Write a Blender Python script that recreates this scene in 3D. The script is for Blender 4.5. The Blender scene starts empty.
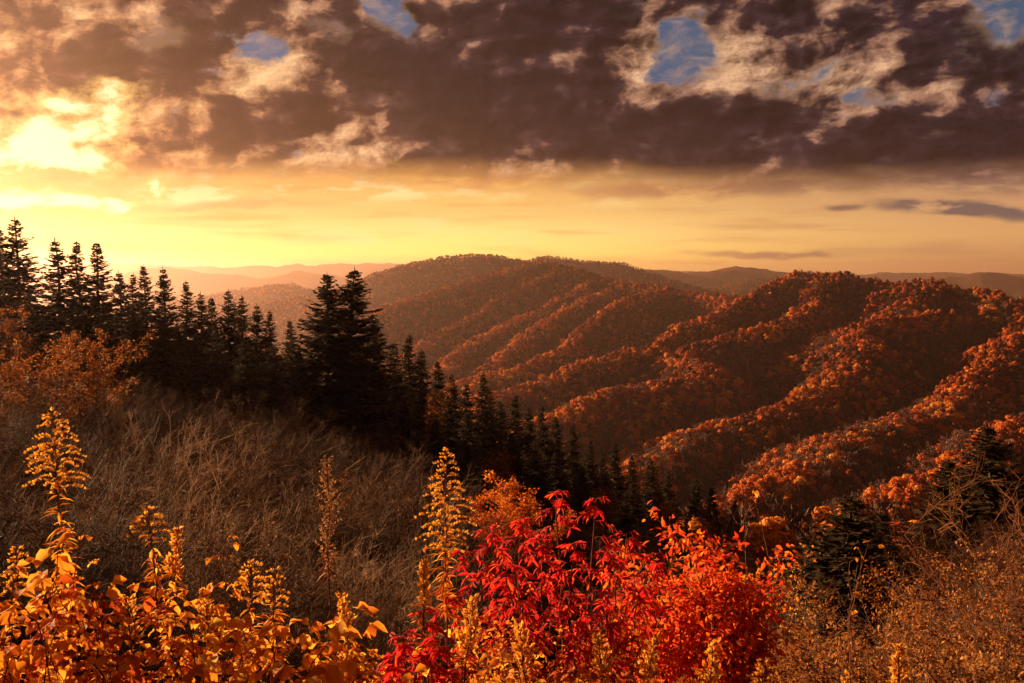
import bpy, math, random
import numpy as np
from mathutils import Vector, Matrix

SC = bpy.context.scene
COL = SC.collection
R = math.radians

# ------------------------------------------------------------------ camera
F = 886.8                       # focal length in photograph pixels (1024 wide)
PITCH = R(4.3)
EYE = 0.0                       # everything is measured from the eye
cam_d = bpy.data.cameras.new('camera')
cam_d.sensor_width = 36.0
cam_d.lens = 36.0 * F / 1024
cam_d.clip_start = 0.05
cam_d.clip_end = 60000
cam = bpy.data.objects.new('camera', cam_d)
COL.objects.link(cam)
cam.location = (0, 0, EYE)
cam.rotation_euler = (R(90) - PITCH, 0, 0)
SC.camera = cam

# ------------------------------------------------------------------ light
SUN_AZ, SUN_EL = -52.0, 10.5    # degrees left of the view axis, above the horizon
SUN_STRENGTH = 5.0
SKY_STRENGTH = 0.1
SKY_GAIN = 0.285               # the sky is this much dimmer against the low sun; the exposure makes up for it
SC.view_settings.view_transform = 'Standard'
SC.view_settings.look = 'None'
SC.view_settings.gamma = 1
SC.view_settings.use_curve_mapping = False
SC.view_settings.exposure = 1.83

sd = bpy.data.lights.new('sun', 'SUN')
sd.energy = SUN_STRENGTH
sd.angle = R(0.5)
sd.color = (1.0, 0.67, 0.34)
sun = bpy.data.objects.new('sun', sd)
COL.objects.link(sun)
_s = Vector((math.sin(R(SUN_AZ)) * math.cos(R(SUN_EL)), math.cos(R(SUN_AZ)) * math.cos(R(SUN_EL)), math.sin(R(SUN_EL))))
sun.rotation_euler = _s.to_track_quat('Z', 'Y').to_euler()
sun.location = _s * 50

try:
    SC.cycles.use_denoising = True
    SC.cycles.max_bounces = 6
    SC.cycles.diffuse_bounces = 3
    SC.cycles.transmission_bounces = 4
    SC.cycles.volume_bounces = 1
    SC.cycles.sample_clamp_indirect = 4.0
    SC.cycles.caustics_reflective = False
    SC.cycles.caustics_refractive = False
except Exception:
    pass


def pix_dir(px, py):
    u = (px - 512) / F
    v = (341.5 - py) / F
    cp, sp = math.cos(PITCH), math.sin(PITCH)
    return u, cp + v * sp, -sp + v * cp


def pix_ang(px, py):
    x, y, z = pix_dir(px, py)
    return math.degrees(math.atan2(x, y)), math.degrees(math.asin(z / math.sqrt(x * x + y * y + z * z)))


def at(px, py, d):
    """the world point seen at a pixel, d metres ahead"""
    x, y, z = pix_dir(px, py)
    k = d / y
    return x * k, d, z * k + EYE


# ------------------------------------------------------------------ sky
class NT:
    def __init__(self, tree):
        self.t = tree

    def n(self, typ, **kw):
        nd = self.t.nodes.new(typ)
        for k, v in kw.items():
            setattr(nd, k, v)
        return nd

    def put(self, sock, v):
        if isinstance(v, bpy.types.NodeSocket):
            self.t.links.new(v, sock)
        elif v is not None:
            if isinstance(v, tuple) and len(v) == 3 and sock.type == 'RGBA':
                v = v + (1.0,)
            sock.default_value = v

    def m(self, op, a, b=None, c=None, clamp=False):
        nd = self.n('ShaderNodeMath', operation=op, use_clamp=clamp)
        self.put(nd.inputs[0], a)
        if b is not None:
            self.put(nd.inputs[1], b)
        if c is not None:
            self.put(nd.inputs[2], c)
        return nd.outputs[0]

    def add(self, *xs):
        r = xs[0]
        for x in xs[1:]:
            r = self.m('ADD', r, x)
        return r

    def mul(self, a, b):
        return self.m('MULTIPLY', a, b)

    def vm(self, op, a, b=None):
        nd = self.n('ShaderNodeVectorMath', operation=op)
        self.put(nd.inputs[0], a)
        if b is not None:
            self.put(nd.inputs[1], b)
        return nd.outputs[0]

    def xyz(self, x, y, z=0.0):
        nd = self.n('ShaderNodeCombineXYZ')
        for i, v in enumerate((x, y, z)):
            self.put(nd.inputs[i], v)
        return nd.outputs[0]

    def smooth(self, x, a, b, lo=0.0, hi=1.0):
        nd = self.n('ShaderNodeMapRange', interpolation_type='SMOOTHSTEP', clamp=True)
        self.put(nd.inputs[0], x)
        for i, v in enumerate((a, b, lo, hi)):
            self.put(nd.inputs[i + 1], v)
        return nd.outputs[0]

    def mix(self, f, a, b, mode='MIX'):
        nd = self.n('ShaderNodeMix', data_type='RGBA', blend_type=mode, clamp_factor=True)
        self.put(nd.inputs[0], f)
        self.put(nd.inputs[6], a)
        self.put(nd.inputs[7], b)
        return nd.outputs[2]

    def noise(self, vec, scale=1.0, detail=6.0, rough=0.55, dist=0.0, color=False, lac=2.0):
        nd = self.n('ShaderNodeTexNoise', noise_dimensions='3D')
        self.put(nd.inputs['Vector'], vec)
        nd.inputs['Scale'].default_value = scale
        nd.inputs['Detail'].default_value = detail
        nd.inputs['Roughness'].default_value = rough
        nd.inputs['Distortion'].default_value = dist
        nd.inputs['Lacunarity'].default_value = lac
        return nd.outputs['Color' if color else 'Fac']

    def ramp(self, f, stops, interp='LINEAR'):
        nd = self.n('ShaderNodeValToRGB')
        cr = nd.color_ramp
        cr.interpolation = interp
        while len(cr.elements) < len(stops):
            cr.elements.new(0.5)
        for e, (p, c) in zip(cr.elements, stops):
            e.position = p
            e.color = tuple(c) + (1.0,) if len(c) == 3 else c
        self.put(nd.inputs[0], f)
        return nd.outputs[0]

    def blob(self, vec, cx, cy, rx, ry, rot=0.0):
        """soft elliptical patch, centre and radii in degrees of azimuth / elevation"""
        mp = self.n('ShaderNodeMapping', vector_type='TEXTURE')
        self.put(mp.inputs[0], vec)
        mp.inputs['Location'].default_value = (cx, cy, 0)
        mp.inputs['Rotation'].default_value = (0, 0, R(rot))
        mp.inputs['Scale'].default_value = (rx, ry, 1)
        g = self.n('ShaderNodeTexGradient', gradient_type='SPHERICAL')
        self.t.links.new(mp.outputs[0], g.inputs[0])
        return self.smooth(g.outputs['Fac'], 0.0, 0.75)


def build_world():
    w = bpy.data.worlds.new('World')
    SC.world = w
    w.use_nodes = True
    t = w.node_tree
    t.nodes.clear()
    N = NT(t)
    out = N.n('ShaderNodeOutputWorld')
    bg = N.n('ShaderNodeBackground')
    t.links.new(bg.outputs[0], out.inputs[0])
    bg.inputs['Strength'].default_value = SKY_STRENGTH
    sky = N.n('ShaderNodeTexSky', sky_type='NISHITA')
    sky.sun_disc = False
    sky.sun_elevation = R(SUN_EL)
    sky.sun_rotation = R(SUN_AZ)
    sky.altitude = 1500
    sky.dust_density = 3.0
    tc = N.n('ShaderNodeTexCoord')
    sep = N.n('ShaderNodeSeparateXYZ')
    t.links.new(tc.outputs['Generated'], sep.inputs[0])
    X, Y, Z = sep.outputs
    az = N.mul(N.m('ARCTAN2', X, Y), 57.2958)
    el = N.mul(N.m('ARCSINE', Z), 57.2958)
    P0 = N.xyz(az, el, 0.0)
    # domain warp, coarse and fine
    w1 = N.vm('MULTIPLY', N.vm('SUBTRACT', N.noise(N.vm('MULTIPLY', P0, (0.16, 0.3, 1)), 1, 3, 0.5, color=True), (0.5, 0.5, 0.5)), (4.2, 2.4, 0))
    w2 = N.vm('MULTIPLY', N.vm('SUBTRACT', N.noise(N.vm('MULTIPLY', P0, (0.6, 0.9, 1)), 1, 3, 0.5, color=True), (0.5, 0.5, 0.5)), (1.2, 0.9, 0))
    P = N.vm('ADD', N.vm('ADD', P0, w1), w2)
    Pl = N.vm('ADD', P0, N.vm('MULTIPLY', w1, (0.35, 0.12, 0)))      # gently warped, for the low flat cloud
    Pm = N.vm('ADD', P0, N.vm('MULTIPLY', N.vm('ADD', w1, w2), (0.5, 0.5, 0)))

    def field(vec, items):
        tot = None
        for px, py, rx, ry, rot, wgt in items:
            a, e = pix_ang(px, py)
            b = N.mul(N.blob(vec, a, e, rx / 15.0, ry / 15.0, rot), wgt)
            tot = b if tot is None else N.m('ADD', tot, b)
        return tot

    # how near the hidden sun
    sa, se = pix_ang(30, 165)
    gx = N.mul(N.m('SUBTRACT', az, sa), 0.55)
    gy = N.m('SUBTRACT', el, se)
    gd = N.m('SQRT', N.add(N.mul(gx, gx), N.mul(gy, gy)))
    glow = N.m('POWER', 2.718, N.mul(gd, -0.16))
    glow2 = N.m('POWER', 2.718, N.mul(gd, -0.42))

    # open blue
    blue = N.mix(0.35, (0.060, 0.092, 0.14), N.vm('MULTIPLY', sky.outputs[0], (0.035, 0.05, 0.075)))
    # the bright strip under the cloud deck
    lowt = N.smooth(el, -1.0, 9.0)
    east = N.smooth(az, -6, 31)
    strip_l = N.ramp(lowt, [(0.0, (1.2, 0.60, 0.10)), (0.14, (1.5, 1.0, 0.20)), (0.3, (1.32, 0.88, 0.25)), (0.5, (1.0, 0.62, 0.18)), (0.75, (0.95, 0.50, 0.13)), (1.0, (0.90, 0.42, 0.10))])
    strip_r = N.ramp(lowt, [(0.0, (0.62, 0.28, 0.10)), (0.25, (0.78, 0.40, 0.14)), (0.55, (0.66, 0.34, 0.15)), (1.0, (0.42, 0.22, 0.14))])
    strip = N.mix(east, strip_l, strip_r)
    streak = N.noise(N.vm('MULTIPLY', Pl, (0.09, 1.05, 1)), 1, 6, 0.55)
    strip = N.mix(N.mul(N.smooth(streak, 0.48, 0.68), 0.55), strip, N.mix(east, (0.80, 0.34, 0.06), (0.50, 0.24, 0.12)))
    puff = N.noise(N.vm('MULTIPLY', Pm, (0.22, 0.75, 1)), 1, 7, 0.6)
    brightcl = N.mul(N.smooth(puff, 0.47, 0.63), field(Pl, [(320, 182, 210, 26, 0, 1.0), (150, 190, 150, 24, 0, 0.8), (600, 190, 200, 22, 0, 0.5), (420, 235, 260, 26, 0, 0.35)]))
    strip = N.mix(N.m('MULTIPLY', brightcl, 1.3, clamp=True), strip, N.mix(east, (1.15, 0.86, 0.36), (0.95, 0.55, 0.22)))
    greycl = N.mul(field(Pm, [(690, 190, 190, 13, 0, 0.9), (940, 208, 75, 9, -4, 1.5), (845, 209, 26, 5, 0, 1.0), (770, 253, 110, 5, 0, 0.9),
                              (995, 215, 60, 8, -6, 1.0), (480, 180, 110, 12, 0, 0.7), (240, 205, 120, 7, 2, 0.5), (1010, 178, 150, 16, 0, 0.8)]), N.smooth(puff, 0.33, 0.55))
    strip = N.mix(greycl, strip, N.mix(east, (0.62, 0.25, 0.08), (0.17, 0.115, 0.10)))

    # the cloud deck
    def nz(sx, sy, off, detail, rough, vec=None):
        return N.noise(N.vm('ADD', N.vm('MULTIPLY', vec or Pm, (sx, sy, 1)), off), 1, detail, rough)
    n_big = nz(0.12, 0.2, (3.1, 1.7, 4.0), 8, 0.58, P)
    n_fine = nz(0.42, 0.66, (7.3, 2.2, 1.0), 9, 0.60)
    Pc = N.vm('ADD', N.vm('ADD', P0, N.vm('MULTIPLY', w1, (0.8, 0.8, 0))), N.vm('MULTIPLY', w2, (0.45, 0.45, 0)))

    def billow(off):
        a_ = N.m('ABSOLUTE', N.m('MULTIPLY_ADD', nz(0.17, 0.28, off, 3, 0.45, Pm), 2.0, -1.0))
        b_ = N.m('ABSOLUTE', N.m('MULTIPLY_ADD', nz(0.5, 0.8, off, 4, 0.5, Pm), 2.0, -1.0))
        return N.add(N.mul(a_, 0.65), N.mul(b_, 0.35))
    n_soft = nz(0.15, 0.24, (1.3, 5.2, 2.0), 8, 0.53, Pm)
    n_soft2 = nz(0.15, 0.24, (1.3 + 0.10, 5.2 - 0.10, 2.0), 8, 0.53, Pm)
    puf = billow((2.0, 3.0, 0.4))
    soft = N.add(N.mul(n_soft, 0.85), N.mul(puf, 0.55), -0.04)
    relief = N.m('SUBTRACT', n_soft, n_soft2)                         # bright on the side of a billow that faces the sun
    cen = lambda v: N.m('SUBTRACT', v, 0.5)
    base_el = N.add(6.35, N.mul(N.smooth(az, -30, -4), 0.2), N.mul(N.smooth(az, -4, 30), -0.95))
    deck = N.smooth(N.m('SUBTRACT', N.add(el, N.mul(cen(n_big), 1.4), N.mul(cen(n_fine), 0.9)), base_el), -1.0, 1.1)
    holes = field(P, [(383, 6, 46, 26, -40, 1.1), (686, 50, 52, 42, 60, 1.2), (155, 34, 44, 20, 10, 0.75), (262, 50, 36, 22, 0, 0.8), (1018, 8, 55, 40, 0, 1.3),
                      (772, 84, 44, 16, 0, 0.85), (872, 95, 40, 12, -10, 0.8), (815, 66, 50, 16, 0, 0.6), (330, 30, 36, 18, 0, 0.5)])
    hole = N.smooth(N.add(holes, N.mul(cen(n_fine), 2.6), N.mul(cen(soft), 1.8)), 0.36, 0.90)
    veil = N.smooth(N.add(holes, N.mul(cen(n_fine), 2.0)), 0.10, 0.75)
    dark = field(P, [(520, 60, 260, 80, -12, 0.75), (560, 112, 330, 62, -6, 0.95), (820, 142, 330, 48, -2, 1.15), (970, 110, 150, 80, 20, 0.8), (430, 85, 150, 60, -20, 0.6),
                     (920, 30, 170, 50, 0, 0.7), (520, 20, 150, 50, 0, 0.6), (160, 66, 150, 40, 12, 0.85), (235, 118, 190, 28, 10, 0.95), (240, 22, 120, 30, -10, 0.7),
                     (40, 50, 110, 30, 20, 0.5), (350, 128, 150, 22, 4, 0.6), (20, 178, 80, 16, -8, 0.7), (640, 5, 160, 26, 0, 0.6), (360, 30, 60, 60, 40, 0.5)])
    lighter = field(P, [(705, 78, 150, 56, 0, 0.9), (860, 92, 140, 46, 0, 0.75), (565, 72, 90, 30, 0, 0.5), (325, 85, 110, 66, 20, 0.65), (90, 12, 140, 38, 0, 0.3),
                        (640, 48, 40, 40, 0, 0.6), (470, 60, 80, 26, -30, 0.3), (320, 20, 120, 40, 20, 0.4), (60, 110, 120, 46, 0, 0.9), (780, 40, 110, 34, 0, 0.5)])
    wide = N.smooth(el, 17.0, 40.0)
    raw = N.add(0.44, N.mul(dark, 0.36), N.mul(lighter, -0.40), N.mul(cen(n_big), -0.45), N.mul(cen(soft), -1.5),
                N.mul(cen(n_fine), -0.65), N.mul(relief, -4.2), N.mul(glow2, -0.10))
    shade = N.add(N.mul(N.smooth(raw, -0.25, 1.15), 0.72), N.mul(N.smooth(raw, 0.30, 0.70), 0.28))
    lit_far = N.ramp(shade, [(0.0, (0.66, 0.37, 0.21)), (0.22, (0.36, 0.18, 0.115)), (0.45, (0.21, 0.100, 0.066)), (0.72, (0.050, 0.025, 0.032)), (1.0, (0.018, 0.010, 0.016))])
    lit_near = N.ramp(shade, [(0.0, (1.10, 0.62, 0.20)), (0.22, (0.70, 0.32, 0.088)), (0.45, (0.38, 0.145, 0.042)), (0.72, (0.15, 0.055, 0.024)), (1.0, (0.032, 0.014, 0.011))])
    cloud = N.mix(N.m('MULTIPLY', glow, 1.25, clamp=True), lit_far, lit_near)
    # finer folds inside the cloud, in its own thickness
    folds = nz(0.85, 1.35, (5.0, 1.0, 3.0), 7, 0.58, Pm)
    folds2 = nz(0.85, 1.35, (5.0 + 0.09, 1.0 - 0.09, 3.0), 7, 0.58, Pm)
    tex = N.m('MAXIMUM', N.add(0.80, N.mul(cen(n_fine), 1.7), N.mul(cen(folds), 0.7), N.mul(N.m('SUBTRACT', folds, folds2), 2.6), N.mul(relief, 3.0)), 0.25)
    tn = N.n('ShaderNodeVectorMath', operation='SCALE')
    N.put(tn.inputs[0], cloud)
    N.put(tn.inputs['Scale'], tex)
    cloud = tn.outputs[0]
    cloud = N.mix(N.mul(veil, 0.30), cloud, N.mix(glow, (0.50, 0.30, 0.19), (0.85, 0.46, 0.18)))
    wisp = N.mul(N.smooth(nz(0.5, 0.9, (4.0, 9.0, 2.0), 7, 0.6, P), 0.42, 0.72), 0.75)
    blue = N.mix(wisp, blue, N.mix(glow, (0.42, 0.27, 0.20), (0.8, 0.45, 0.2)))
    deckcol = N.mix(hole, cloud, blue)
    fringe = N.mul(N.smooth(N.m('SUBTRACT', el, base_el), -1.9, 0.5), N.smooth(puff, 0.30, 0.62))
    strip = N.mix(N.mul(fringe, 0.8), strip, N.mix(east, (0.62, 0.24, 0.07), (0.20, 0.085, 0.055)))
    skycol = N.mix(deck, strip, deckcol)
    # breaks of white light round the hidden sun
    sunb = field(Pc, [(30, 150, 110, 30, 6, 1.5), (80, 115, 80, 28, 30, 1.3), (20, 196, 150, 14, 0, 1.3), (55, 98, 40, 12, -10, 0.7), (100, 170, 90, 18, -10, 0.9), (10, 105, 36, 22, 0, 0.7), (60, 204, 110, 10, 0, 0.6)])
    sunb = N.add(N.mul(sunb, 0.8), N.mul(N.mul(N.add(N.mul(cen(n_fine), 4.5), N.mul(cen(soft), 3.0)), N.smooth(sunb, 0.0, 0.4)), 0.85), 0.12)
    skycol = N.mix(N.mul(N.smooth(sunb, 0.1, 1.0), 0.6), skycol, (1.15, 0.68, 0.17))
    skycol = N.mix(N.smooth(sunb, 0.7, 1.5), skycol, (1.5, 1.2, 0.62))
    # whole rest of the sky: high broken cloud lit from the low sun
    back = N.mix(N.smooth(n_big, 0.4, 0.62), (0.055, 0.036, 0.040), (0.25, 0.13, 0.075))
    skycol = N.mix(wide, skycol, back)
    behind = N.smooth(N.m('ABSOLUTE', az), 50, 90)
    skycol = N.mix(N.mul(behind, N.m('SUBTRACT', 1.0, wide)), skycol, N.mix(N.smooth(el, 0, 22), (0.22, 0.115, 0.065), (0.11, 0.06, 0.045)))
    under = N.smooth(el, -3.0, -0.5)
    skycol = N.mix(under, (0.16, 0.08, 0.04), skycol)
    t.links.new(N.vm('SCALE', skycol), bg.inputs[0])
    sc_node = bg.inputs[0].links[0].from_node
    sc_node.inputs['Scale'].default_value = SKY_GAIN / SKY_STRENGTH
    try:
        w.cycles.sampling_method = 'MANUAL'
        w.cycles.sample_map_resolution = 1024
    except Exception:
        pass


build_world()
# ------------------------------------------------------------------ material helpers
def new_mat(name):
    m = bpy.data.materials.new(name)
    m.use_nodes = True
    m.node_tree.nodes.clear()
    N = NT(m.node_tree)
    out = N.n('ShaderNodeOutputMaterial')
    return m, N, out


def principled(N, col, rough=0.9, spec=0.15):
    p = N.n('ShaderNodeBsdfPrincipled')
    N.put(p.inputs['Base Color'], col)
    p.inputs['Roughness'].default_value = rough
    p.inputs['Specular IOR Level'].default_value = spec
    return p


# ------------------------------------------------------------------ noise in numpy
def _hash(ix, iy, seed):
    h = (ix.astype(np.int64) * 374761393 + iy.astype(np.int64) * 668265263 + seed * 974634777) & 0x7fffffff
    h = ((h ^ (h >> 13)) * 1274126177) & 0x7fffffff
    return ((h ^ (h >> 16)) & 0xffff) / 65535.0


def vnoise(x, y, seed=0):
    ix, iy = np.floor(x), np.floor(y)
    fx, fy = x - ix, y - iy
    fx = fx * fx * fx * (fx * (fx * 6 - 15) + 10)
    fy = fy * fy * fy * (fy * (fy * 6 - 15) + 10)
    a, b = _hash(ix, iy, seed), _hash(ix + 1, iy, seed)
    c, d = _hash(ix, iy + 1, seed), _hash(ix + 1, iy + 1, seed)
    return (a + (b - a) * fx) * (1 - fy) + (c + (d - c) * fx) * fy


def fbm(x, y, seed=0, octv=4, gain=0.5):
    t, amp, tot = 0, 1.0, 0
    for i in range(octv):
        t = t + amp * (vnoise(x, y, seed + i * 17) - 0.5)
        tot += amp
        x, y, amp = x * 2.03 + 11.3, y * 2.03 + 5.7, amp * gain
    return t / tot


# ------------------------------------------------------------------ terrain: crest lines (px, py, metres ahead)
RIDGES = [
    # slope, rounding, points
    (0.30, 120, [(-150, 262, 13000), (110, 262, 13000), (200, 265, 13200), (300, 263, 13000), (420, 262, 12800), (560, 268, 12800), (900, 272, 12500), (1200, 270, 12500)]),
    (0.34, 90, [(60, 280, 9000), (164, 265, 9000), (218, 273, 9000), (262, 277, 8900), (297, 271, 8800), (340, 276, 8700), (430, 282, 8600)]),
    (0.42, 60, [(120, 306, 4700), (190, 300, 4700), (230, 291, 4600), (262, 287, 4500), (289, 282, 4400), (312, 287, 4300), (350, 293, 4200), (400, 300, 4000)]),
    (0.42, 40, [(200, 318, 3500), (255, 306, 3400), (300, 297, 3300), (340, 299, 3200), (390, 306, 3000)]),
    # back of the middle mountain
    (0.45, 60, [(330, 303, 3100), (362, 286, 3150), (388, 274, 3200), (420, 263, 3200), (450, 257, 3250), (492, 257, 3250), (520, 263, 3200), (560, 272, 3100)]),
    (0.45, 60, [(492, 266, 3900), (520, 260, 3900), (546, 254, 3950), (590, 261, 3900), (617, 265, 3850), (642, 272, 3800), (668, 281, 3750), (702, 289, 3700), (745, 298, 3600), (800, 308, 3500)]),
    (0.40, 80, [(600, 278, 6200), (645, 267, 6200), (692, 271, 6300), (722, 268, 6400), (765, 276, 6300), (810, 287, 6200)]),
    (0.40, 70, [(650, 285, 7200), (690, 271, 7200), (716, 267, 7200), (736, 266, 7200), (765, 267, 7200), (790, 270, 7200), (808, 275, 7200), (845, 289, 7000)]),
    (0.42, 60, [(690, 291, 4700), (722, 286, 4700), (748, 281, 4700), (768, 278, 4700), (790, 280, 4700), (820, 296, 4600)]),
    (0.36, 80, [(850, 292, 7600), (905, 282, 7600), (942, 276, 7600), (985, 269, 7600), (1024, 277, 7500), (1080, 282, 7400), (1200, 280, 7400)]),
    (0.40, 60, [(880, 300, 5000), (955, 291, 5000), (1000, 291, 5000), (1040, 298, 5000), (1150, 300, 5000)]),
    # middle mountain: summit, crest to the right, spurs to the lower left
    (0.62, 20, [(542, 263, 2400), (518, 269, 2360), (488, 277, 2300), (441, 294, 2150), (384, 312, 1950), (350, 330, 1750)]),
    (0.62, 20, [(542, 263, 2400), (572, 270, 2350), (603, 281, 2300), (640, 287, 2150), (690, 295, 1950), (740, 303, 1750), (790, 300, 1560), (830, 292, 1450)]),
    (0.98, 8, [(572, 271, 2340), (542, 282, 2250), (508, 298, 2120), (474, 320, 1930), (427, 343, 1700), (400, 362, 1500)]),
    (0.98, 8, [(603, 281, 2290), (576, 295, 2080), (542, 312, 1950), (505, 329, 1780), (471, 346, 1600), (440, 364, 1430), (420, 378, 1300)]),
    (0.98, 8, [(628, 289, 2180), (590, 302, 1900), (549, 322, 1740), (522, 339, 1600), (485, 362, 1430), (460, 384, 1250)]),
    (0.98, 8, [(668, 291, 2020), (623, 305, 1740), (596, 322, 1600), (562, 346, 1430), (528, 369, 1280), (498, 394, 1120), (480, 412, 1020)]),
    # right mountain
    (0.68, 14, [(744, 316, 1650), (780, 293, 1450), (812, 280, 1400), (840, 279, 1380), (880, 284, 1350), (927, 286, 1300), (960, 292, 1260), (1000, 307, 1190), (1030, 320, 1130), (1110, 350, 1050)]),
    (0.95, 10, [(812, 280, 1400), (780, 293, 1370), (744, 309, 1300), (700, 332, 1210), (660, 351, 1120), (600, 377, 1010), (522, 404, 880), (490, 425, 800)]),
    (0.95, 10, [(840, 287, 1360), (800, 318, 1200), (760, 335, 1130), (700, 361, 1020), (660, 386, 920), (620, 402, 850), (575, 427, 760), (545, 445, 690)]),
    (0.78, 15, [(927, 287, 1290), (890, 317, 1130), (850, 351, 980), (800, 394, 860), (755, 428, 760), (700, 452, 670), (655, 474, 600), (620, 490, 540)]),
    (0.78, 15, [(1030, 322, 1120), (1000, 366, 930), (938, 420, 760), (900, 437, 690), (843, 462, 600), (800, 482, 540), (745, 512, 460)]),
    (0.78, 15, [(1150, 380, 900), (1060, 420, 730), (1000, 452, 600), (950, 482, 510), (900, 506, 440)]),
]
SEG = []
for slope, rnd, pts in RIDGES:
    w = [at(*p) for p in pts]
    for a, b in zip(w[:-1], w[1:]):
        SEG.append((a, b, slope, rnd))

# ground close to the overlook: (px, py, d) of the soil itself
NEAR = [(-4, 2, -1.62), (0, 2, -1.62), (4, 2, -1.64), (0, -3, -1.6), (-6, -6, -1.6), (6, -6, -1.6), (-30, -10, -1.6), (30, -10, -1.6), (-60, 0, -1), (60, 0, -16), (30, 0, -6), (14, 0, -2.2), (0, -60, 0.5), (-60, -60, 1), (60, -60, 1),
        (-3, 3.4, -1.78), (0, 3.4, -1.78), (3, 3.4, -1.8), (-3, 4.5, -2.4), (0, 4.5, -2.4), (3, 4.5, -2.45), (-4, 5.6, -3.1), (-1.5, 5.6, -3.1), (1, 5.6, -3.1), (4, 5.6, -3.2), (0, 6.6, -3.7), (-3, 6.6, -3.6), (3, 6.6, -3.7), (-5, 8, -4.0), (0, 8, -4.3), (5, 8, -4.4), (12, 6, -4.6)]
NEAR += [at(*p) for p in [(0, 620, 14), (200, 640, 14), (400, 690, 13), (620, 720, 12), (760, 790, 12), (900, 790, 12), (1100, 760, 12),
                          (0, 470, 32), (200, 500, 32), (400, 545, 32), (600, 630, 32), (720, 680, 32), (850, 665, 32), (1024, 610, 32),
                          (0, 415, 60), (150, 425, 60), (300, 445, 60), (450, 500, 60), (600, 560, 62), (760, 615, 62), (900, 615, 62), (1024, 600, 62),
                          (0, 385, 100), (150, 405, 100), (300, 430, 100), (450, 480, 100), (600, 530, 105), (760, 580, 105), (900, 590, 105), (1024, 560, 105),
                          (0, 385, 160), (200, 420, 160), (400, 460, 160), (550, 490, 165), (700, 545, 165), (850, 560, 165), (1024, 540, 165),
                          (0, 400, 260), (300, 450, 260), (500, 490, 260), (700, 530, 265), (850, 540, 265), (1024, 520, 265)]]
_np = np.array(NEAR)
_n = len(_np)
_A = np.zeros((_n + 3, _n + 3))
_dd = np.sqrt(((_np[:, None, :2] - _np[None, :, :2]) ** 2).sum(-1) + 0.4)
_A[:_n, :_n] = -_dd + np.eye(_n) * -0.05
_A[:_n, _n] = 1
_A[:_n, _n + 1:] = _np[:, :2]
_A[_n:, :_n] = _A[:_n, _n:].T
_W = np.linalg.solve(_A, np.concatenate([_np[:, 2], np.zeros(3)]))


def smax(a, b, k):
    h = np.clip(0.5 + 0.5 * (a - b) / k, 0, 1)
    return b + (a - b) * h + k * h * (1 - h)


def near_height(x, y):
    q = np.sqrt((x[:, None] - _np[None, :, 0]) ** 2 + (y[:, None] - _np[None, :, 1]) ** 2 + 0.4)
    z = -(q @ _W[:_n]) + _W[_n] + _W[_n + 1] * x + _W[_n + 2] * y
    return z


def height(x, y):
    x = np.asarray(x, float)
    y = np.asarray(y, float)
    r = np.hypot(x, y)
    wfar = np.clip((r - 400) / 400, 0, 1) * np.clip((1750 - r) / 450, 0.28, 1)
    wx = x + (fbm(x / 230, y / 230, 5, 3) * 115 + fbm(x / 75, y / 75, 6, 2) * 30) * wfar
    wy = y + (fbm(x / 230, y / 230, 9, 3) * 115 + fbm(x / 75, y / 75, 10, 2) * 30) * wfar
    z = np.full_like(x, -255.0) - 0.006 * r
    far = r > 250
    xf, yf, zf = wx[far], wy[far], z[far]
    best = zf.copy()
    dcrest = np.full_like(xf, 1e6)
    for (a, b, slope, rnd) in SEG:
        dx, dy = b[0] - a[0], b[1] - a[1]
        t = np.clip(((xf - a[0]) * dx + (yf - a[1]) * dy) / (dx * dx + dy * dy), 0, 1)
        d = np.hypot(xf - a[0] - t * dx, yf - a[1] - t * dy)
        h = a[2] + (b[2] - a[2]) * t - slope * (np.sqrt(d * d + rnd * rnd) - rnd)
        best = smax(h, best, 3.0)
        dcrest = np.minimum(dcrest, d + np.abs(h - best) * 2)
    rf = r[far]
    amp = np.clip((rf - 350) / 900, 0, 1)
    best = best + fbm(xf / 55, yf / 55, 21, 4) * 11 * amp
    # minor spurs and ravines running down the slope
    uu, vv = 0.71 * xf + 0.70 * yf, 0.70 * xf - 0.71 * yf
    vv = vv + fbm(xf / 240, yf / 240, 61, 3) * 130
    rv = 1 - np.abs(2 * vnoise(vv / 95, uu / 420, 63) - 1)
    rv2 = 1 - np.abs(2 * vnoise(vv / 47 + 3.3, uu / 190, 64) - 1)
    best = best + ((rv - 0.6) * 42 + (rv2 - 0.6) * 16) * amp * np.clip((4600 - rf) / 1200, 0.25, 1) * np.clip((1900 - rf) / 500, 0.5, 1) * np.clip(dcrest / 55, 0.2, 1)
    amp2 = np.clip((rf - 3000) / 3000, 0, 1)
    best = best - np.abs(fbm(xf / 700, yf / 700, 31, 4)) * 150 * amp2 + fbm(xf / 260, yf / 260, 41, 4) * 50 * amp2
    z[far] = best
    nr = r < 620
    zn = near_height(x[nr], y[nr])
    rn = r[nr]
    zn = np.where(y[nr] < 0, np.minimum(zn, 3), zn)
    zn = zn - np.clip(rn - 230, 0, None) * 0.62
    zn = zn + fbm(x[nr] / 9, y[nr] / 9, 51, 3) * np.clip((rn - 3) / 15, 0, 1) * 0.7
    z[nr] = smax(zn, np.where(rn < 250, zn - 100, z[nr]), 6.0)
    return z


def ground_z(x, y):
    return float(height(np.array([x]), np.array([y]))[0])


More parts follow.
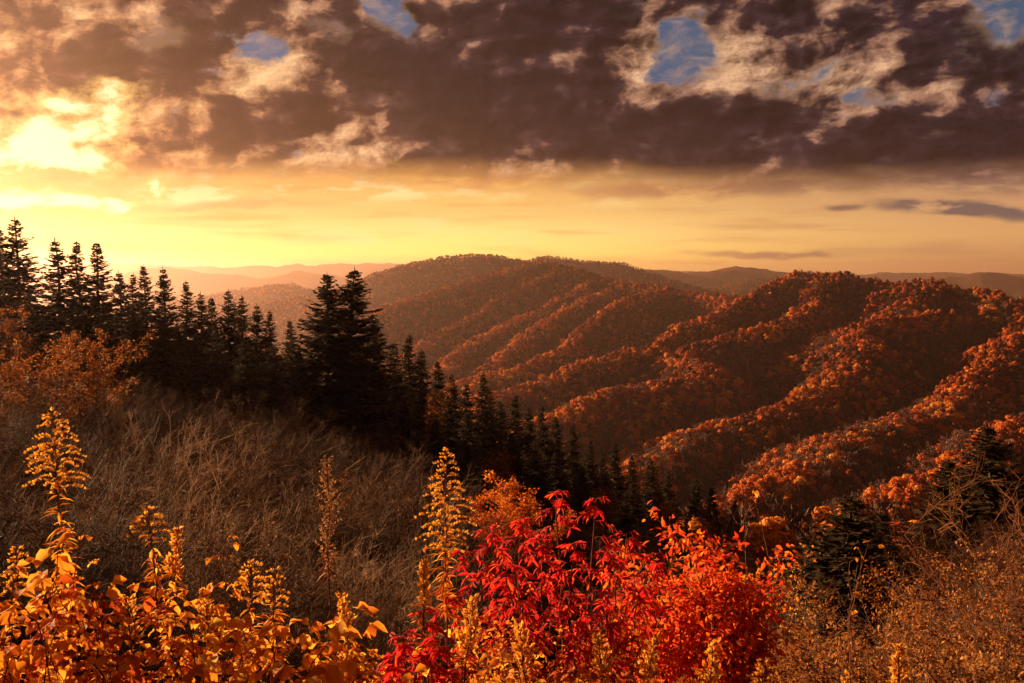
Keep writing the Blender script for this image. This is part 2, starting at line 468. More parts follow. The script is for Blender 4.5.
def mesh_np(name, verts, faces, mat_idx=None):
    """verts (n,3); faces: list of (m,k) int arrays"""
    me = bpy.data.meshes.new(name)
    verts = np.ascontiguousarray(verts, dtype=np.float32)
    me.vertices.add(len(verts))
    me.vertices.foreach_set('co', verts.ravel())
    faces = [np.asarray(f, dtype=np.int32) for f in faces if len(f)]
    loops = np.concatenate([f.ravel() for f in faces]) if faces else np.zeros(0, np.int32)
    sizes = np.concatenate([np.full(len(f), f.shape[1], np.int32) for f in faces]) if faces else np.zeros(0, np.int32)
    if not faces:
        me.update()
        return me
    me.loops.add(len(loops))
    me.loops.foreach_set('vertex_index', loops)
    me.polygons.add(len(sizes))
    me.polygons.foreach_set('loop_start', np.concatenate([[0], np.cumsum(sizes)[:-1]]).astype(np.int32))
    if mat_idx is not None:
        me.polygons.foreach_set('material_index', np.asarray(mat_idx, np.int32))
    me.update(calc_edges=True)
    return me


def link(name, data, mat=None, parent=None, loc=None, **props):
    o = bpy.data.objects.new(name, data)
    COL.objects.link(o)
    if mat is not None:
        for m in (mat if isinstance(mat, (list, tuple)) else [mat]):
            if m.name not in [q.name for q in data.materials if q]:
                data.materials.append(m)
    if parent:
        o.parent = parent
    if loc is not None:
        o.location = loc
    for k, v in props.items():
        o[k] = v
    return o


# terrain sheet: polar grid about the overlook, fine in front
ang = np.concatenate([np.arange(-180, -44, 4.0), np.arange(-44, 44, 0.115), np.arange(44, 180, 4.0)])
rad = np.concatenate([[0.0], np.geomspace(1.5, 15500, 620)])
AA, RR = np.meshgrid(np.radians(ang), rad)
TX, TY = (RR * np.sin(AA)).ravel(), (RR * np.cos(AA)).ravel()
TZ = height(TX, TY)
na, nrd = len(ang), len(rad)
ii = np.arange(nrd * na).reshape(nrd, na)
q = np.stack([ii[:-1, :], np.roll(ii, -1, 1)[:-1, :], np.roll(ii, -1, 1)[1:, :], ii[1:, :]], -1).reshape(-1, 4)
tme = mesh_np('terrain', np.stack([TX, TY, TZ], -1), [q])
tme.polygons.foreach_set('use_smooth', np.ones(len(tme.polygons), bool))

m, N, out = new_mat('hill_ground')
geo = N.n('ShaderNodeNewGeometry')
pos = geo.outputs['Position']
n1 = N.noise(pos, 0.02, 8, 0.6)
n2 = N.noise(pos, 0.4, 6, 0.6)
c = N.mix(N.smooth(n1, 0.35, 0.65), (0.035, 0.020, 0.012), (0.085, 0.040, 0.018))
c = N.mix(N.mul(N.smooth(n2, 0.4, 0.7), 0.6), c, (0.13, 0.062, 0.025))
p = principled(N, c, 1.0, 0.0)
bump = N.n('ShaderNodeBump')
bump.inputs['Strength'].default_value = 1.0
bump.inputs['Distance'].default_value = 8.0
N.put(bump.inputs['Height'], N.noise(pos, 0.055, 5, 0.65))
N.t.links.new(bump.outputs[0], p.inputs['Normal'])
N.t.links.new(p.outputs[0], out.inputs[0])
terrain = link('terrain', tme, m, kind='structure')

# ------------------------------------------------------------------ haze
HAZE_DENSITY = 0.000058
HR, HB, HT = 16500.0, float(TZ.min()) - 2, float(TZ.max()) + 25
hv = np.array([(x, y, z) for z in (HB, HT) for x, y in ((-HR, -HR), (HR, -HR), (HR, HR), (-HR, HR))])
hme = mesh_np('haze', hv, [np.array([(3, 2, 1, 0), (4, 5, 6, 7), (0, 1, 5, 4), (1, 2, 6, 5), (2, 3, 7, 6), (3, 0, 4, 7)])])
m, N, out = new_mat('hazy_air')
pv = N.n('ShaderNodeVolumePrincipled')
pv.inputs['Color'].default_value = (1.0, 0.64, 0.56, 1)
pv.inputs['Density'].default_value = HAZE_DENSITY
pv.inputs['Anisotropy'].default_value = 0.8
N.t.links.new(pv.outputs[0], out.inputs['Volume'])
haze = link('haze', hme, m, kind='stuff')
print('terrain max', TZ.max(), 'min', TZ.min())
# ------------------------------------------------------------------ foliage materials
def leaf_mat(name, stops, src='island', transl=0.35, rough=0.7, spec=0.1, jitter=0.0, mute=None):
    """stops: colour ramp of real leaf colours; src picks the value: per leaf, or the plant's own tint"""
    m, N, out = new_mat(name)
    if src == 'tint':
        a = N.n('ShaderNodeAttribute', attribute_type='INSTANCER', attribute_name='tint')
        v = a.outputs['Fac']
        if jitter:
            g = N.n('ShaderNodeNewGeometry')
            v = N.m('ADD', v, N.mul(N.m('SUBTRACT', g.outputs['Random Per Island'], 0.5), jitter), clamp=True)
    else:
        g = N.n('ShaderNodeNewGeometry')
        v = g.outputs['Random Per Island']
    c = N.ramp(v, stops)
    p = principled(N, c, rough, spec)
    if transl > 0:
        tr = N.n('ShaderNodeBsdfTranslucent')
        N.put(tr.inputs[0], c)
        mx = N.n('ShaderNodeMixShader')
        mx.inputs[0].default_value = transl
        N.t.links.new(p.outputs[0], mx.inputs[1])
        N.t.links.new(tr.outputs[0], mx.inputs[2])
        N.t.links.new(mx.outputs[0], out.inputs[0])
    else:
        N.t.links.new(p.outputs[0], out.inputs[0])
    return m


def bark_mat(name, a, b, scale=6.0):
    m, N, out = new_mat(name)
    tc = N.n('ShaderNodeTexCoord')
    n = N.noise(tc.outputs['Object'], scale, 6, 0.6)
    p = principled(N, N.mix(N.smooth(n, 0.35, 0.65), a, b), 0.95, 0.05)
    N.t.links.new(p.outputs[0], out.inputs[0])
    return m


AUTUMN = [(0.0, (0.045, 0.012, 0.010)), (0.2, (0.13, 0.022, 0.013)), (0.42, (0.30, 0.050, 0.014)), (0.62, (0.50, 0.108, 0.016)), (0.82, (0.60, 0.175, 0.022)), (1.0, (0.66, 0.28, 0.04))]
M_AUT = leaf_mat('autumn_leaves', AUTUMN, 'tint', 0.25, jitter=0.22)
M_TWIG = leaf_mat('leafless_twigs', [(0.0, (0.055, 0.024, 0.020)), (0.5, (0.13, 0.056, 0.042)), (1.0, (0.22, 0.105, 0.075))], 'tint', 0.0, jitter=0.3)
M_FIR = leaf_mat('fir_needles', [(0.0, (0.010, 0.010, 0.006)), (0.6, (0.024, 0.022, 0.010)), (1.0, (0.05, 0.038, 0.014))], 'island', 0.1)
M_BARK = bark_mat('brown_bark', (0.05, 0.032, 0.024), (0.12, 0.08, 0.06))
M_PALE = bark_mat('pale_bark', (0.16, 0.12, 0.095), (0.30, 0.24, 0.20))


# ------------------------------------------------------------------ geometry helpers
class Geo:
    """gathers tubes, leaves and clumps and turns them into one mesh"""

    def __init__(self):
        self.v, self.q, self.t, self.n = [], [], [], 0

    def add(self, v, q=None, t=None):
        v = np.asarray(v, float)
        if q is not None and len(q):
            self.q.append(np.asarray(q) + self.n)
        if t is not None and len(t):
            self.t.append(np.asarray(t) + self.n)
        self.v.append(v)
        self.n += len(v)

    def tube(self, pts, r0, r1, sides=4):
        pts = np.asarray(pts, float)
        k = len(pts)
        d = np.gradient(pts, axis=0)
        d /= np.linalg.norm(d, axis=1, keepdims=True) + 1e-9
        ref = np.array([0.31, 0.95, 0.05]) if abs(d[0][2]) > 0.6 else np.array([0.1, 0.05, 1.0])
        u = np.cross(d, ref)
        u /= np.linalg.norm(u, axis=1, keepdims=True) + 1e-9
        w = np.cross(d, u)
        rr = np.linspace(r0, r1, k) if np.isscalar(r0) else np.asarray(r0)
        an = np.arange(sides) * 2 * math.pi / sides
        ring = pts[:, None, :] + rr[:, None, None] * (np.cos(an)[None, :, None] * u[:, None, :] + np.sin(an)[None, :, None] * w[:, None, :])
        i = np.arange(k * sides).reshape(k, sides)
        q = np.stack([i[:-1], np.roll(i, -1, 1)[:-1], np.roll(i, -1, 1)[1:], i[1:]], -1).reshape(-1, 4)
        self.add(ring.reshape(-1, 3), q)

    def leaves(self, c, d, nrm, L, W, fold=0.25, droop=0.0):
        """lance-shaped folded leaves: base c, direction d, face normal nrm (all (n,3)), length, width (n,)"""
        c, d, nrm = (np.asarray(x, float) for x in (c, d, nrm))
        n = len(c)
        if not n:
            return
        L = np.broadcast_to(np.asarray(L, float), (n,))[:, None]
        W = np.broadcast_to(np.asarray(W, float), (n,))[:, None]
        d = d / (np.linalg.norm(d, axis=1, keepdims=True) + 1e-9)
        s = np.cross(d, nrm)
        s /= np.linalg.norm(s, axis=1, keepdims=True) + 1e-9
        up = np.cross(s, d)
        dn = -up * droop * L
        b = c
        m1 = c + d * L * 0.36 + dn * 0.18
        m2 = c + d * L * 0.70 + dn * 0.5
        tip = c + d * L + dn
        a1, a2 = m1 + s * W * 0.5 + up * W * fold, m1 - s * W * 0.5 + up * W * fold
        b1, b2 = m2 + s * W * 0.36 + up * W * fold * 0.7, m2 - s * W * 0.36 + up * W * fold * 0.7
        V = np.stack([b, a1, m1, a2, b1, m2, b2, tip], 1).reshape(-1, 3)
        o = np.arange(n)[:, None] * 8
        q = np.concatenate([o + np.array([[1, 4, 5, 2]]), o + np.array([[2, 5, 6, 3]])])
        t = np.concatenate([o + np.array([[0, 1, 2]]), o + np.array([[0, 2, 3]]), o + np.array([[4, 7, 5]]), o + np.array([[5, 7, 6]])])
        self.add(V, q, t)

    def diamonds(self, c, d, nrm, L, W):
        """simple four-cornered leaf clumps"""
        c, d, nrm = (np.asarray(x, float) for x in (c, d, nrm))
        n = len(c)
        if not n:
            return
        L = np.broadcast_to(np.asarray(L, float), (n,))[:, None]
        W = np.broadcast_to(np.asarray(W, float), (n,))[:, None]
        d = d / (np.linalg.norm(d, axis=1, keepdims=True) + 1e-9)
        s = np.cross(d, nrm)
        s /= np.linalg.norm(s, axis=1, keepdims=True) + 1e-9
        V = np.stack([c, c + d * L * 0.45 + s * W * 0.5, c + d * L, c + d * L * 0.45 - s * W * 0.5], 1).reshape(-1, 3)
        self.add(V, np.arange(n * 4).reshape(n, 4))

    def mesh(self, name):
        v = np.concatenate(self.v) if self.v else np.zeros((0, 3))
        fs = []
        if self.q:
            fs.append(np.concatenate(self.q))
        if self.t:
            fs.append(np.concatenate(self.t))
        return mesh_np(name, v, fs)


def rdir(rng, n):
    v = rng.normal(size=(n, 3))
    return v / np.linalg.norm(v, axis=1, keepdims=True)


def ico(sub):
    import bmesh
    bm = bmesh.new()
    bmesh.ops.create_icosphere(bm, subdivisions=sub, radius=1.0)
    v = np.array([x.co[:] for x in bm.verts])
    f = np.array([[x.index for x in fc.verts] for fc in bm.faces])
    bm.free()
    return v, f


ICO2 = ico(2)


# ------------------------------------------------------------------ forest trees (unit height, base at the origin)
def autumn_crown(seed):
    rng = np.random.default_rng(seed)
    g = Geo()
    k = 9
    for i in range(k):
        an = rng.uniform(0, 6.28)
        rr = rng.uniform(0.0, 0.26) if i else 0
        c = np.array([math.cos(an) * rr, math.sin(an) * rr, rng.uniform(0.42, 0.80) - rr * 0.5])
        s = rng.uniform(0.10, 0.17)
        n = 60
        d = rdir(rng, n)
        d[:, 2] = np.abs(d[:, 2]) * 1.0 - 0.25
        d /= np.linalg.norm(d, axis=1, keepdims=True)
        pt = c + d * s * rng.uniform(0.75, 1.1, (n, 1))
        tn = rdir(rng, n)
        nr = d + rdir(rng, n) * 0.55
        td = np.cross(nr, tn)
        g.diamonds(pt - td / np.linalg.norm(td, axis=1, keepdims=True) * 0.05, td, nr, rng.uniform(0.07, 0.12, n), rng.uniform(0.05, 0.09, n))
    return g


def bare_crown(seed):
    rng = np.random.default_rng(seed)
    g = Geo()
    for i in range(26):
        z0 = rng.uniform(0.25, 0.75)
        an = rng.uniform(0, 6.28)
        L = rng.uniform(0.2, 0.42)
        e = rng.uniform(0.5, 1.2)
        d = np.array([math.cos(an) * math.cos(e), math.sin(an) * math.cos(e), math.sin(e)])
        a = np.array([0, 0, z0])
        b = a + d * L * 0.55 + rng.normal(size=3) * 0.01
        c = a + d * L + np.array([0, 0, 0.05])
        g.tube([a, b, c], 0.011, 0.004, 3)
        n = 16
        tt = rng.uniform(0.3, 1, n)
        base = a + (c - a) * tt[:, None]
        dd = d + rdir(rng, n) * 0.8
        dd[:, 2] += 0.4
        g.diamonds(base, dd, rdir(rng, n), rng.uniform(0.08, 0.16, n), 0.018)
    return g


def plain_trunk(seed, top=0.8, r=0.017):
    rng = np.random.default_rng(seed)
    g = Geo()
    z = np.linspace(-0.06, top, 5)
    g.tube(np.stack([np.cumsum(rng.normal(size=5) * 0.008), np.cumsum(rng.normal(size=5) * 0.008), z], -1), r, r * 0.4, 4)
    return g


def small_fir(seed):
    rng = np.random.default_rng(seed)
    g = Geo()
    n = 420
    h = rng.uniform(0.06, 0.99, n) ** 0.85
    an = rng.uniform(0, 6.28, n)
    rad_ = 0.19 * (1 - h) ** 0.8 * rng.uniform(0.35, 1.0, n)
    d = np.stack([np.cos(an), np.sin(an), rng.uniform(-0.35, 0.1, n)], -1)
    base = np.stack([np.cos(an) * rad_ * 0.35, np.sin(an) * rad_ * 0.35, h], -1)
    g.diamonds(base, d, np.stack([rng.normal(size=n) * 0.4, rng.normal(size=n) * 0.4, np.ones(n)], -1), rad_ * 0.9 + 0.02, 0.045)
    return g


AUT_CROWN = [autumn_crown(100 + i).mesh('autumn_crown') for i in range(5)]
BARE_CROWN = [bare_crown(120 + i).mesh('leafless_crown') for i in range(3)]
FIR_CROWN = [small_fir(140 + i).mesh('fir_crown') for i in range(2)]
TRUNKS = [plain_trunk(160 + i).mesh('trunk') for i in range(2)]
for q_ in AUT_CROWN:
    q_.materials.append(M_AUT)
for q_ in BARE_CROWN:
    q_.materials.append(M_TWIG)
for q_ in FIR_CROWN:
    q_.materials.append(M_FIR)
TRUNKS[0].materials.append(M_BARK)
TRUNKS[1].materials.append(M_PALE)
KINDS = [('autumn', c, TRUNKS[0]) for c in AUT_CROWN] + [('bare', c, TRUNKS[1]) for c in BARE_CROWN] + [('fir', c, TRUNKS[0]) for c in FIR_CROWN]


def join_meshes(name, parts):
    vs, fs3, fs4, mats, m3, m4, off = [], [], [], [], [], [], 0
    for me in parts:
        v = np.zeros(len(me.vertices) * 3, np.float32)
        me.vertices.foreach_get('co', v)
        vs.append(v.reshape(-1, 3))
        mats.append(me.materials[0])
        for p_ in me.polygons:
            (fs4 if len(p_.vertices) == 4 else fs3).append([i + off for i in p_.vertices])
            (m4 if len(p_.vertices) == 4 else m3).append(len(mats) - 1)
        off += len(me.vertices)
    me = mesh_np(name, np.concatenate(vs), [np.array(fs4).reshape(-1, 4), np.array(fs3).reshape(-1, 3)], m4 + m3)
    for m_ in mats:
        me.materials.append(m_)
    return me


proto_col = bpy.data.collections.new('forest_tree_kinds')
for i, (kind, crown, trunk) in enumerate(KINDS):
    o = bpy.data.objects.new('forest_tree_%02d' % i, join_meshes('forest_tree', [crown, trunk]))
    proto_col.objects.link(o)

# where the trees stand
rng = np.random.default_rng(7)
P_ = []
for (d0, d1, sp) in ((300, 900, 5.6), (900, 1500, 6.4), (1500, 2600, 8.4), (2600, 3600, 12), (3600, 5300, 16)):
    gx_ = np.arange(-d1 * 0.72, d1 * 0.72, sp)
    gy_ = np.arange(d0 * 0.7, d1, sp)
    XX, YY = np.meshgrid(gx_, gy_)
    XX = XX + rng.uniform(-0.48, 0.48, XX.shape) * sp
    YY = YY + rng.uniform(-0.48, 0.48, YY.shape) * sp
    XX, YY = XX.ravel(), YY.ravel()
    r_ = np.hypot(XX, YY)
    az_ = np.degrees(np.arctan2(XX, YY))
    k = (r_ >= d0) & (r_ < d1) & (np.abs(az_) < 36)
    P_.append(np.stack([XX[k], YY[k], np.full(k.sum(), sp)], -1))
P_ = np.concatenate(P_)
fx_, fy_, fsp = P_.T
fz_ = height(fx_, fy_)
fr_ = np.hypot(fx_, fy_)
# keep what can be seen from the overlook or a few steps from it
EL = TZ.reshape(nrd, na) / np.maximum(RR, 1e-6)
EL[0] = -9
HOR = np.maximum.accumulate(EL, 0)
ai = np.clip(np.searchsorted(ang, np.degrees(np.arctan2(fx_, fy_))), 0, na - 1)
ri = np.clip(np.searchsorted(rad, fr_) - 1, 0, nrd - 1)
vis = (fz_ + 14) / fr_ > HOR[ri, ai] - 0.012
fx_, fy_, fz_, fr_, fsp = (a[vis] for a in (fx_, fy_, fz_, fr_, fsp))
nt = len(fx_)
# slope position: spur tops fuller, hollows bare; sunlit crests painted into the tint
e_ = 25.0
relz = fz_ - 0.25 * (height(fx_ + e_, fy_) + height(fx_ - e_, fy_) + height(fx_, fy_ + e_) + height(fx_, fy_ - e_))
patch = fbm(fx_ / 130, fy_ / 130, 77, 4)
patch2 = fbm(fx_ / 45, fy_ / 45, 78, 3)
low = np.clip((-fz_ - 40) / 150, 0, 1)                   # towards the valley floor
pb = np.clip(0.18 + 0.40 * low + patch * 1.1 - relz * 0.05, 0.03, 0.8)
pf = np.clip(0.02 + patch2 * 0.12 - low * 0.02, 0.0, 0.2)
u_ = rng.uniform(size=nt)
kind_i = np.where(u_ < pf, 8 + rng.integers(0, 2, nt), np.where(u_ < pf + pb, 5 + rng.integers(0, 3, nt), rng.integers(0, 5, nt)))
tint = np.clip(0.27 + 0.30 * low + np.clip(relz, -2, 3) * 0.05 + patch * 0.55 + patch2 * 0.6 + rng.normal(size=nt) * 0.22, 0, 1)  # relz term paints crest light into the crowns, darker in hollows
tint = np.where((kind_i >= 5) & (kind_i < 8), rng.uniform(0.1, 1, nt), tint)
hgt = np.minimum(fsp ** 0.55 * 4.3, 12.5) * rng.uniform(0.5, 1.35, nt)
wid = hgt * rng.uniform(0.85, 1.2, nt)
rotz = rng.uniform(0, 6.28, nt)


def seen_mask():
    top = (fz_ + hgt * 0.7) / fr_
    return top > HOR[np.searchsorted(rad, fr_) - 1, np.clip(np.searchsorted(ang, np.degrees(np.arctan2(fx_, fy_))), 0, na - 1)]


def instance_tree():
    ng = bpy.data.node_groups.new('stand_of_trees', 'GeometryNodeTree')
    ng.interface.new_socket('Geometry', in_out='INPUT', socket_type='NodeSocketGeometry')
    ng.interface.new_socket('Geometry', in_out='OUTPUT', socket_type='NodeSocketGeometry')
    L = ng.links.new
    gi, go = ng.nodes.new('NodeGroupInput'), ng.nodes.new('NodeGroupOutput')
    iop = ng.nodes.new('GeometryNodeInstanceOnPoints')
    ci = ng.nodes.new('GeometryNodeCollectionInfo')
    ci.inputs['Collection'].default_value = proto_col
    ci.inputs['Separate Children'].default_value = True
    ci.inputs['Reset Children'].default_value = True

    def attr(nm, ty):
        a = ng.nodes.new('GeometryNodeInputNamedAttribute')
        a.data_type = ty
        a.inputs['Name'].default_value = nm
        return a.outputs[0]
    L(gi.outputs[0], iop.inputs['Points'])
    L(ci.outputs[0], iop.inputs['Instance'])
    iop.inputs['Pick Instance'].default_value = True
    L(attr('kind', 'INT'), iop.inputs['Instance Index'])
    L(attr('turn', 'FLOAT_VECTOR'), iop.inputs['Rotation'])
    L(attr('size', 'FLOAT_VECTOR'), iop.inputs['Scale'])
    L(iop.outputs[0], go.inputs[0])
    return ng


FNG = instance_tree()


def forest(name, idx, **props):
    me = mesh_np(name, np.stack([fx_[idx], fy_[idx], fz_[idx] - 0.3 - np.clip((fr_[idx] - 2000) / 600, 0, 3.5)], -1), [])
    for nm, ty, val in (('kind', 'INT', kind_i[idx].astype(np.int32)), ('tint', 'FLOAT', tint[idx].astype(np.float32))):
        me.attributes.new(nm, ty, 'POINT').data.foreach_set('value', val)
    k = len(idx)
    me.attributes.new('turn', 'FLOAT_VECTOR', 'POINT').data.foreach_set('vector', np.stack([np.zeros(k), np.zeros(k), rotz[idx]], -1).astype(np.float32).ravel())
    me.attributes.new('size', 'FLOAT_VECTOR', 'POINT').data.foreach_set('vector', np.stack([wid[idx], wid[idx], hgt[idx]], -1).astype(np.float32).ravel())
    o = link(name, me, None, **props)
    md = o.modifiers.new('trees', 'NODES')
    md.node_group = FNG
    return o


# the 300 that show largest stand as trees of their own
azf = np.degrees(np.arctan2(fx_, fy_))
cand = np.where(seen_mask() & (np.abs(azf) < 30.2) & (azf > 5))[0]
show = (hgt * 1.0 / fr_)[cand]
NEAREST = cand[np.argsort(-show)[:300]]
rest = np.setdiff1d(np.arange(nt), NEAREST)
forest('autumn_forest', rest, kind='stuff', label='dense russet and orange autumn woodland covering the hills and spurs beyond the valley', category='forest')
LAB = {'autumn': ['dark russet broadleaf tree on the lower slope of the right hill', 'orange broadleaf tree on the lower slope of the right hill', 'golden broadleaf tree on the lower slope of the right hill'],
       'bare': ['grey leafless tree among orange crowns at the foot of the right hill'] * 3,
       'fir': ['small dark fir among autumn trees at the foot of the right hill'] * 3}
for i in NEAREST:
    kind, crown, trunk = KINDS[kind_i[i]]
    nm = {'autumn': 'autumn_tree', 'bare': 'leafless_tree', 'fir': 'fir_tree'}[kind]
    t = bpy.data.objects.new(nm, None)
    COL.objects.link(t)
    t.location = (fx_[i], fy_[i], fz_[i] - 0.3)
    t.rotation_euler = (0, 0, rotz[i])
    t.scale = (wid[i], wid[i], hgt[i])
    t['label'] = LAB[kind][0 if tint[i] < 0.42 else (1 if tint[i] < 0.68 else 2)]
    t['category'] = 'tree'
    t['group'] = {'autumn': 'autumn trees', 'bare': 'leafless trees', 'fir': 'small firs'}[kind] + ' at the foot of the right hill'
    for part, me in (('crown', crown), ('trunk', trunk)):
        c_ = bpy.data.objects.new(part, me)
        COL.objects.link(c_)
        c_.parent = t
        c_['tint'] = float(tint[i])
print('forest trees', nt, 'nearest range', fr_[NEAREST].min(), fr_[NEAREST].max())
# ------------------------------------------------------------------ near trees and shrubs
def norm(v):
    v = np.asarray(v, float)
    return v / (np.linalg.norm(v) + 1e-9)


def conifer(seed, Rr=2.6, H=14.0, gap=0.0, up=0.35, spray=1.0):
    rng = np.random.default_rng(seed)
    tr, cr = Geo(), Geo()
    z = np.linspace(-0.8, H, 9)
    bend = np.cumsum(rng.normal(size=(9, 2)) * 0.05, 0)
    tr.tube(np.stack([bend[:, 0], bend[:, 1], z], -1), np.linspace(0.21, 0.02, 9), 0, 7)
    zz = 0.5
    C, D, NN, LL, WW = [], [], [], [], []
    while zz < H - 0.12:
        t = zz / H
        nb = rng.integers(6, 9) if t < 0.9 else 4
        tx, ty = np.interp(zz, z, bend[:, 0]), np.interp(zz, z, bend[:, 1])
        a0 = rng.uniform(0, 6.28)
        for b in range(nb):
            if rng.uniform() < gap * (1 - t * 0.6):
                continue
            an = a0 + b * 6.28 / nb + rng.normal() * 0.3
            L = (Rr * (1 - t) ** 0.78 * rng.uniform(0.6, 1.15) + 0.05) * (0.75 + 0.25 * min(1, zz / 2.5))
            tilt = up * (t * 1.8 - 0.62) + rng.normal() * 0.26
            d = np.array([math.cos(an) * math.cos(tilt), math.sin(an) * math.cos(tilt), math.sin(tilt)])
            p0 = np.array([tx, ty, min(H - 0.12, max(0.3, zz + rng.normal() * 0.38 * min(1, (1 - t) * 4)))])
            k = np.linspace(0, 1, 5)[:, None]
            pts = p0 + d * L * k + np.array([0, 0, 1.0]) * L * (-0.22 * k + 0.30 * k ** 2.4)
            tr.tube(pts, 0.016 + 0.012 * L, 0.006, 3)
            m = max(4, int(L / 0.115))
            for s in np.linspace(0.14, 1.0, m):
                c = p0 + d * L * s + np.array([0, 0, 1.0]) * L * (-0.22 * s + 0.30 * s ** 2.4)
                lat = np.array([-math.sin(an), math.cos(an), 0])
                for sd_ in (-1, 1):
                    C.append(c)
                    D.append(d * rng.uniform(0.5, 1.0) + lat * sd_ * rng.uniform(0.4, 1.0) + np.array([0, 0, rng.uniform(-0.8, 0.15)]))
                    NN.append(np.array([rng.normal() * 0.5, rng.normal() * 0.5, 1.0]))
                    LL.append((0.30 + 0.34 * (1 - s)) * rng.uniform(0.7, 1.25) * min(1, 0.30 + 1.1 * (1 - t)) * spray)
                    WW.append(rng.uniform(0.15, 0.26))
        zz += rng.uniform(0.18, 0.31) * (1.0 if t < 0.85 else 0.75)
    C.append(np.array([bend[-1, 0], bend[-1, 1], H - 0.25])); D.append(np.array([0, 0, 1.0])); NN.append(np.array([1.0, 0, 0])); LL.append(0.6); WW.append(0.07)
    cr.diamonds(np.array(C), np.array(D), np.array(NN), np.array(LL), np.array(WW))
    return tr.mesh('conifer_trunk'), cr.mesh('conifer_crown')


M_NEEDLE = leaf_mat('conifer_needles', [(0.0, (0.016, 0.011, 0.006)), (0.5, (0.038, 0.024, 0.010)), (0.85, (0.075, 0.036, 0.012)), (1.0, (0.14, 0.056, 0.015))], 'island', 0.22)
M_NEEDLE_W = leaf_mat('sunlit_conifer_needles', [(0.0, (0.03, 0.017, 0.008)), (0.55, (0.08, 0.037, 0.012)), (1.0, (0.17, 0.07, 0.018))], 'island', 0.3)
CONIFER = [conifer(201, 2.4), conifer(202, 2.9, gap=0.12), conifer(203, 2.1), conifer(204, 2.6, gap=0.2), conifer(205, 3.3, gap=0.28, up=0.5, spray=1.25), conifer(206, 2.3, gap=0.08)]
for tr_, cr_ in CONIFER:
    tr_.materials.append(M_BARK)
    cr_.materials.append(M_NEEDLE)
prng = random.Random(11)


def plant_root(name, x, y, z, label, cat, group=None, rz=0.0, scale=(1, 1, 1)):
    o = bpy.data.objects.new(name, None)
    COL.objects.link(o)
    o.location = (x, y, z)
    o.rotation_euler = (0, 0, rz)
    o.scale = scale
    o['label'] = label
    o['category'] = cat
    if group:
        o['group'] = group
    return o


def part(name, me, root, tint=None):
    o = bpy.data.objects.new(name, me)
    COL.objects.link(o)
    o.parent = root
    if tint is not None:
        o['tint'] = tint
    return o


def put_conifer(px, py, d, var, label, group, fat=1.0, name='spruce_tree'):
    x, y, zt = at(px, py, d)
    zg = ground_z(x, y) - 0.2
    h = max(3.5, zt - zg)
    s = h / 14.0
    k = s ** 0.6 * fat * 1.3
    root = plant_root(name, x, y, zg, label, 'tree', group, prng.uniform(0, 6.28), (k, k, s))
    root.rotation_euler = (R(prng.gauss(0, 0.9)), R(prng.gauss(0, 0.9)), root.rotation_euler[2])
    part('trunk', CONIFER[var][0], root)
    part('crown', CONIFER[var][1], root)
    return h


ORD = ['first', 'second', 'third', 'fourth', 'fifth', 'sixth', 'seventh', 'eighth', 'ninth', 'tenth', 'eleventh', 'twelfth', 'thirteenth', 'fourteenth', 'fifteenth',
       'sixteenth', 'seventeenth', 'eighteenth', 'nineteenth', 'twentieth']
G1 = 'dark spruces of the treeline'
# the skyline of the treeline, left to right
put_conifer(-14, 236, 70, 1, 'dark spruce cut off by the left edge of the picture', G1, 1.25)
put_conifer(2, 227, 74, 3, 'spruce close beside the tallest spruce at the left edge, its tip slightly lower', G1, 1.1)
put_conifer(18, 219, 72, 1, 'tallest spruce of the treeline near the left edge, standing above all others', G1, 1.25)
put_conifer(58, 240, 76, 0, 'lone pointed spruce right of the tallest spruce, gap on both sides of its tip', G1, 1.2)
put_conifer(83, 241, 78, 2, 'left one of two spruces with tips close together right of the tallest spruce', G1, 1.15)
put_conifer(98, 243, 80, 5, 'right one of two spruces with tips close together right of the tallest spruce', G1, 1.2)
sky = [(119, 272, 84, 0), (134, 274, 90, 2), (144, 266, 92, 5), (168, 268, 92, 0), (183, 281, 94, 2), (199, 293, 94, 3), (212, 298, 96, 5), (228, 291, 92, 1), (240, 297, 95, 3), (256, 305, 96, 0), (270, 311, 96, 2), (290, 321, 98, 5)]
for i, (px, py, d, v) in enumerate(sky):
    put_conifer(px, py, d, v, '%s small spruce tip counting right from the close pair towards the big double tree' % ORD[i], G1, 1.1)
put_conifer(322, 274, 66, 4, 'left half of the big double tree with ragged open branches rising above the treeline', G1, 1.25)
put_conifer(345, 270, 67, 4, 'right half of the big double tree, slightly taller with ragged branches', G1, 1.35)
put_conifer(372, 318, 72, 3, 'broad lower spruce leaning out from the right foot of the big double tree', G1, 1.2)
down = [(394, 344, 92, 1), (409, 334, 108, 2), (423, 350, 108, 0), (439, 361, 112, 5), (453, 376, 114, 1), (466, 384, 118, 0), (480, 374, 128, 2), (492, 388, 130, 5), (504, 401, 132, 1), (515, 395, 138, 0), (530, 408, 140, 3),
        (545, 405, 148, 2), (556, 416, 150, 0), (572, 425, 156, 5), (590, 439, 160, 2), (602, 452, 162, 1), (616, 443, 168, 0), (631, 456, 172, 5), (651, 458, 176, 1), (668, 470, 180, 3)]
for i, (px, py, d, v) in enumerate(down):
    put_conifer(px, py, d, v, '%s dark conifer on the slope descending right from the big double tree' % ORD[i], G1, 1.15)
for i, (px, py, d, v) in enumerate([(695, 478, 150, 2), (712, 487, 140, 0), (735, 500, 130, 5)]):
    put_conifer(px, py, d, v, ['last tall conifer at the low right end of the descending treeline', 'shorter conifer just right of the last tall conifer of the treeline', 'lowest conifer at the very end of the treeline in the valley'][i], G1, 1.15)
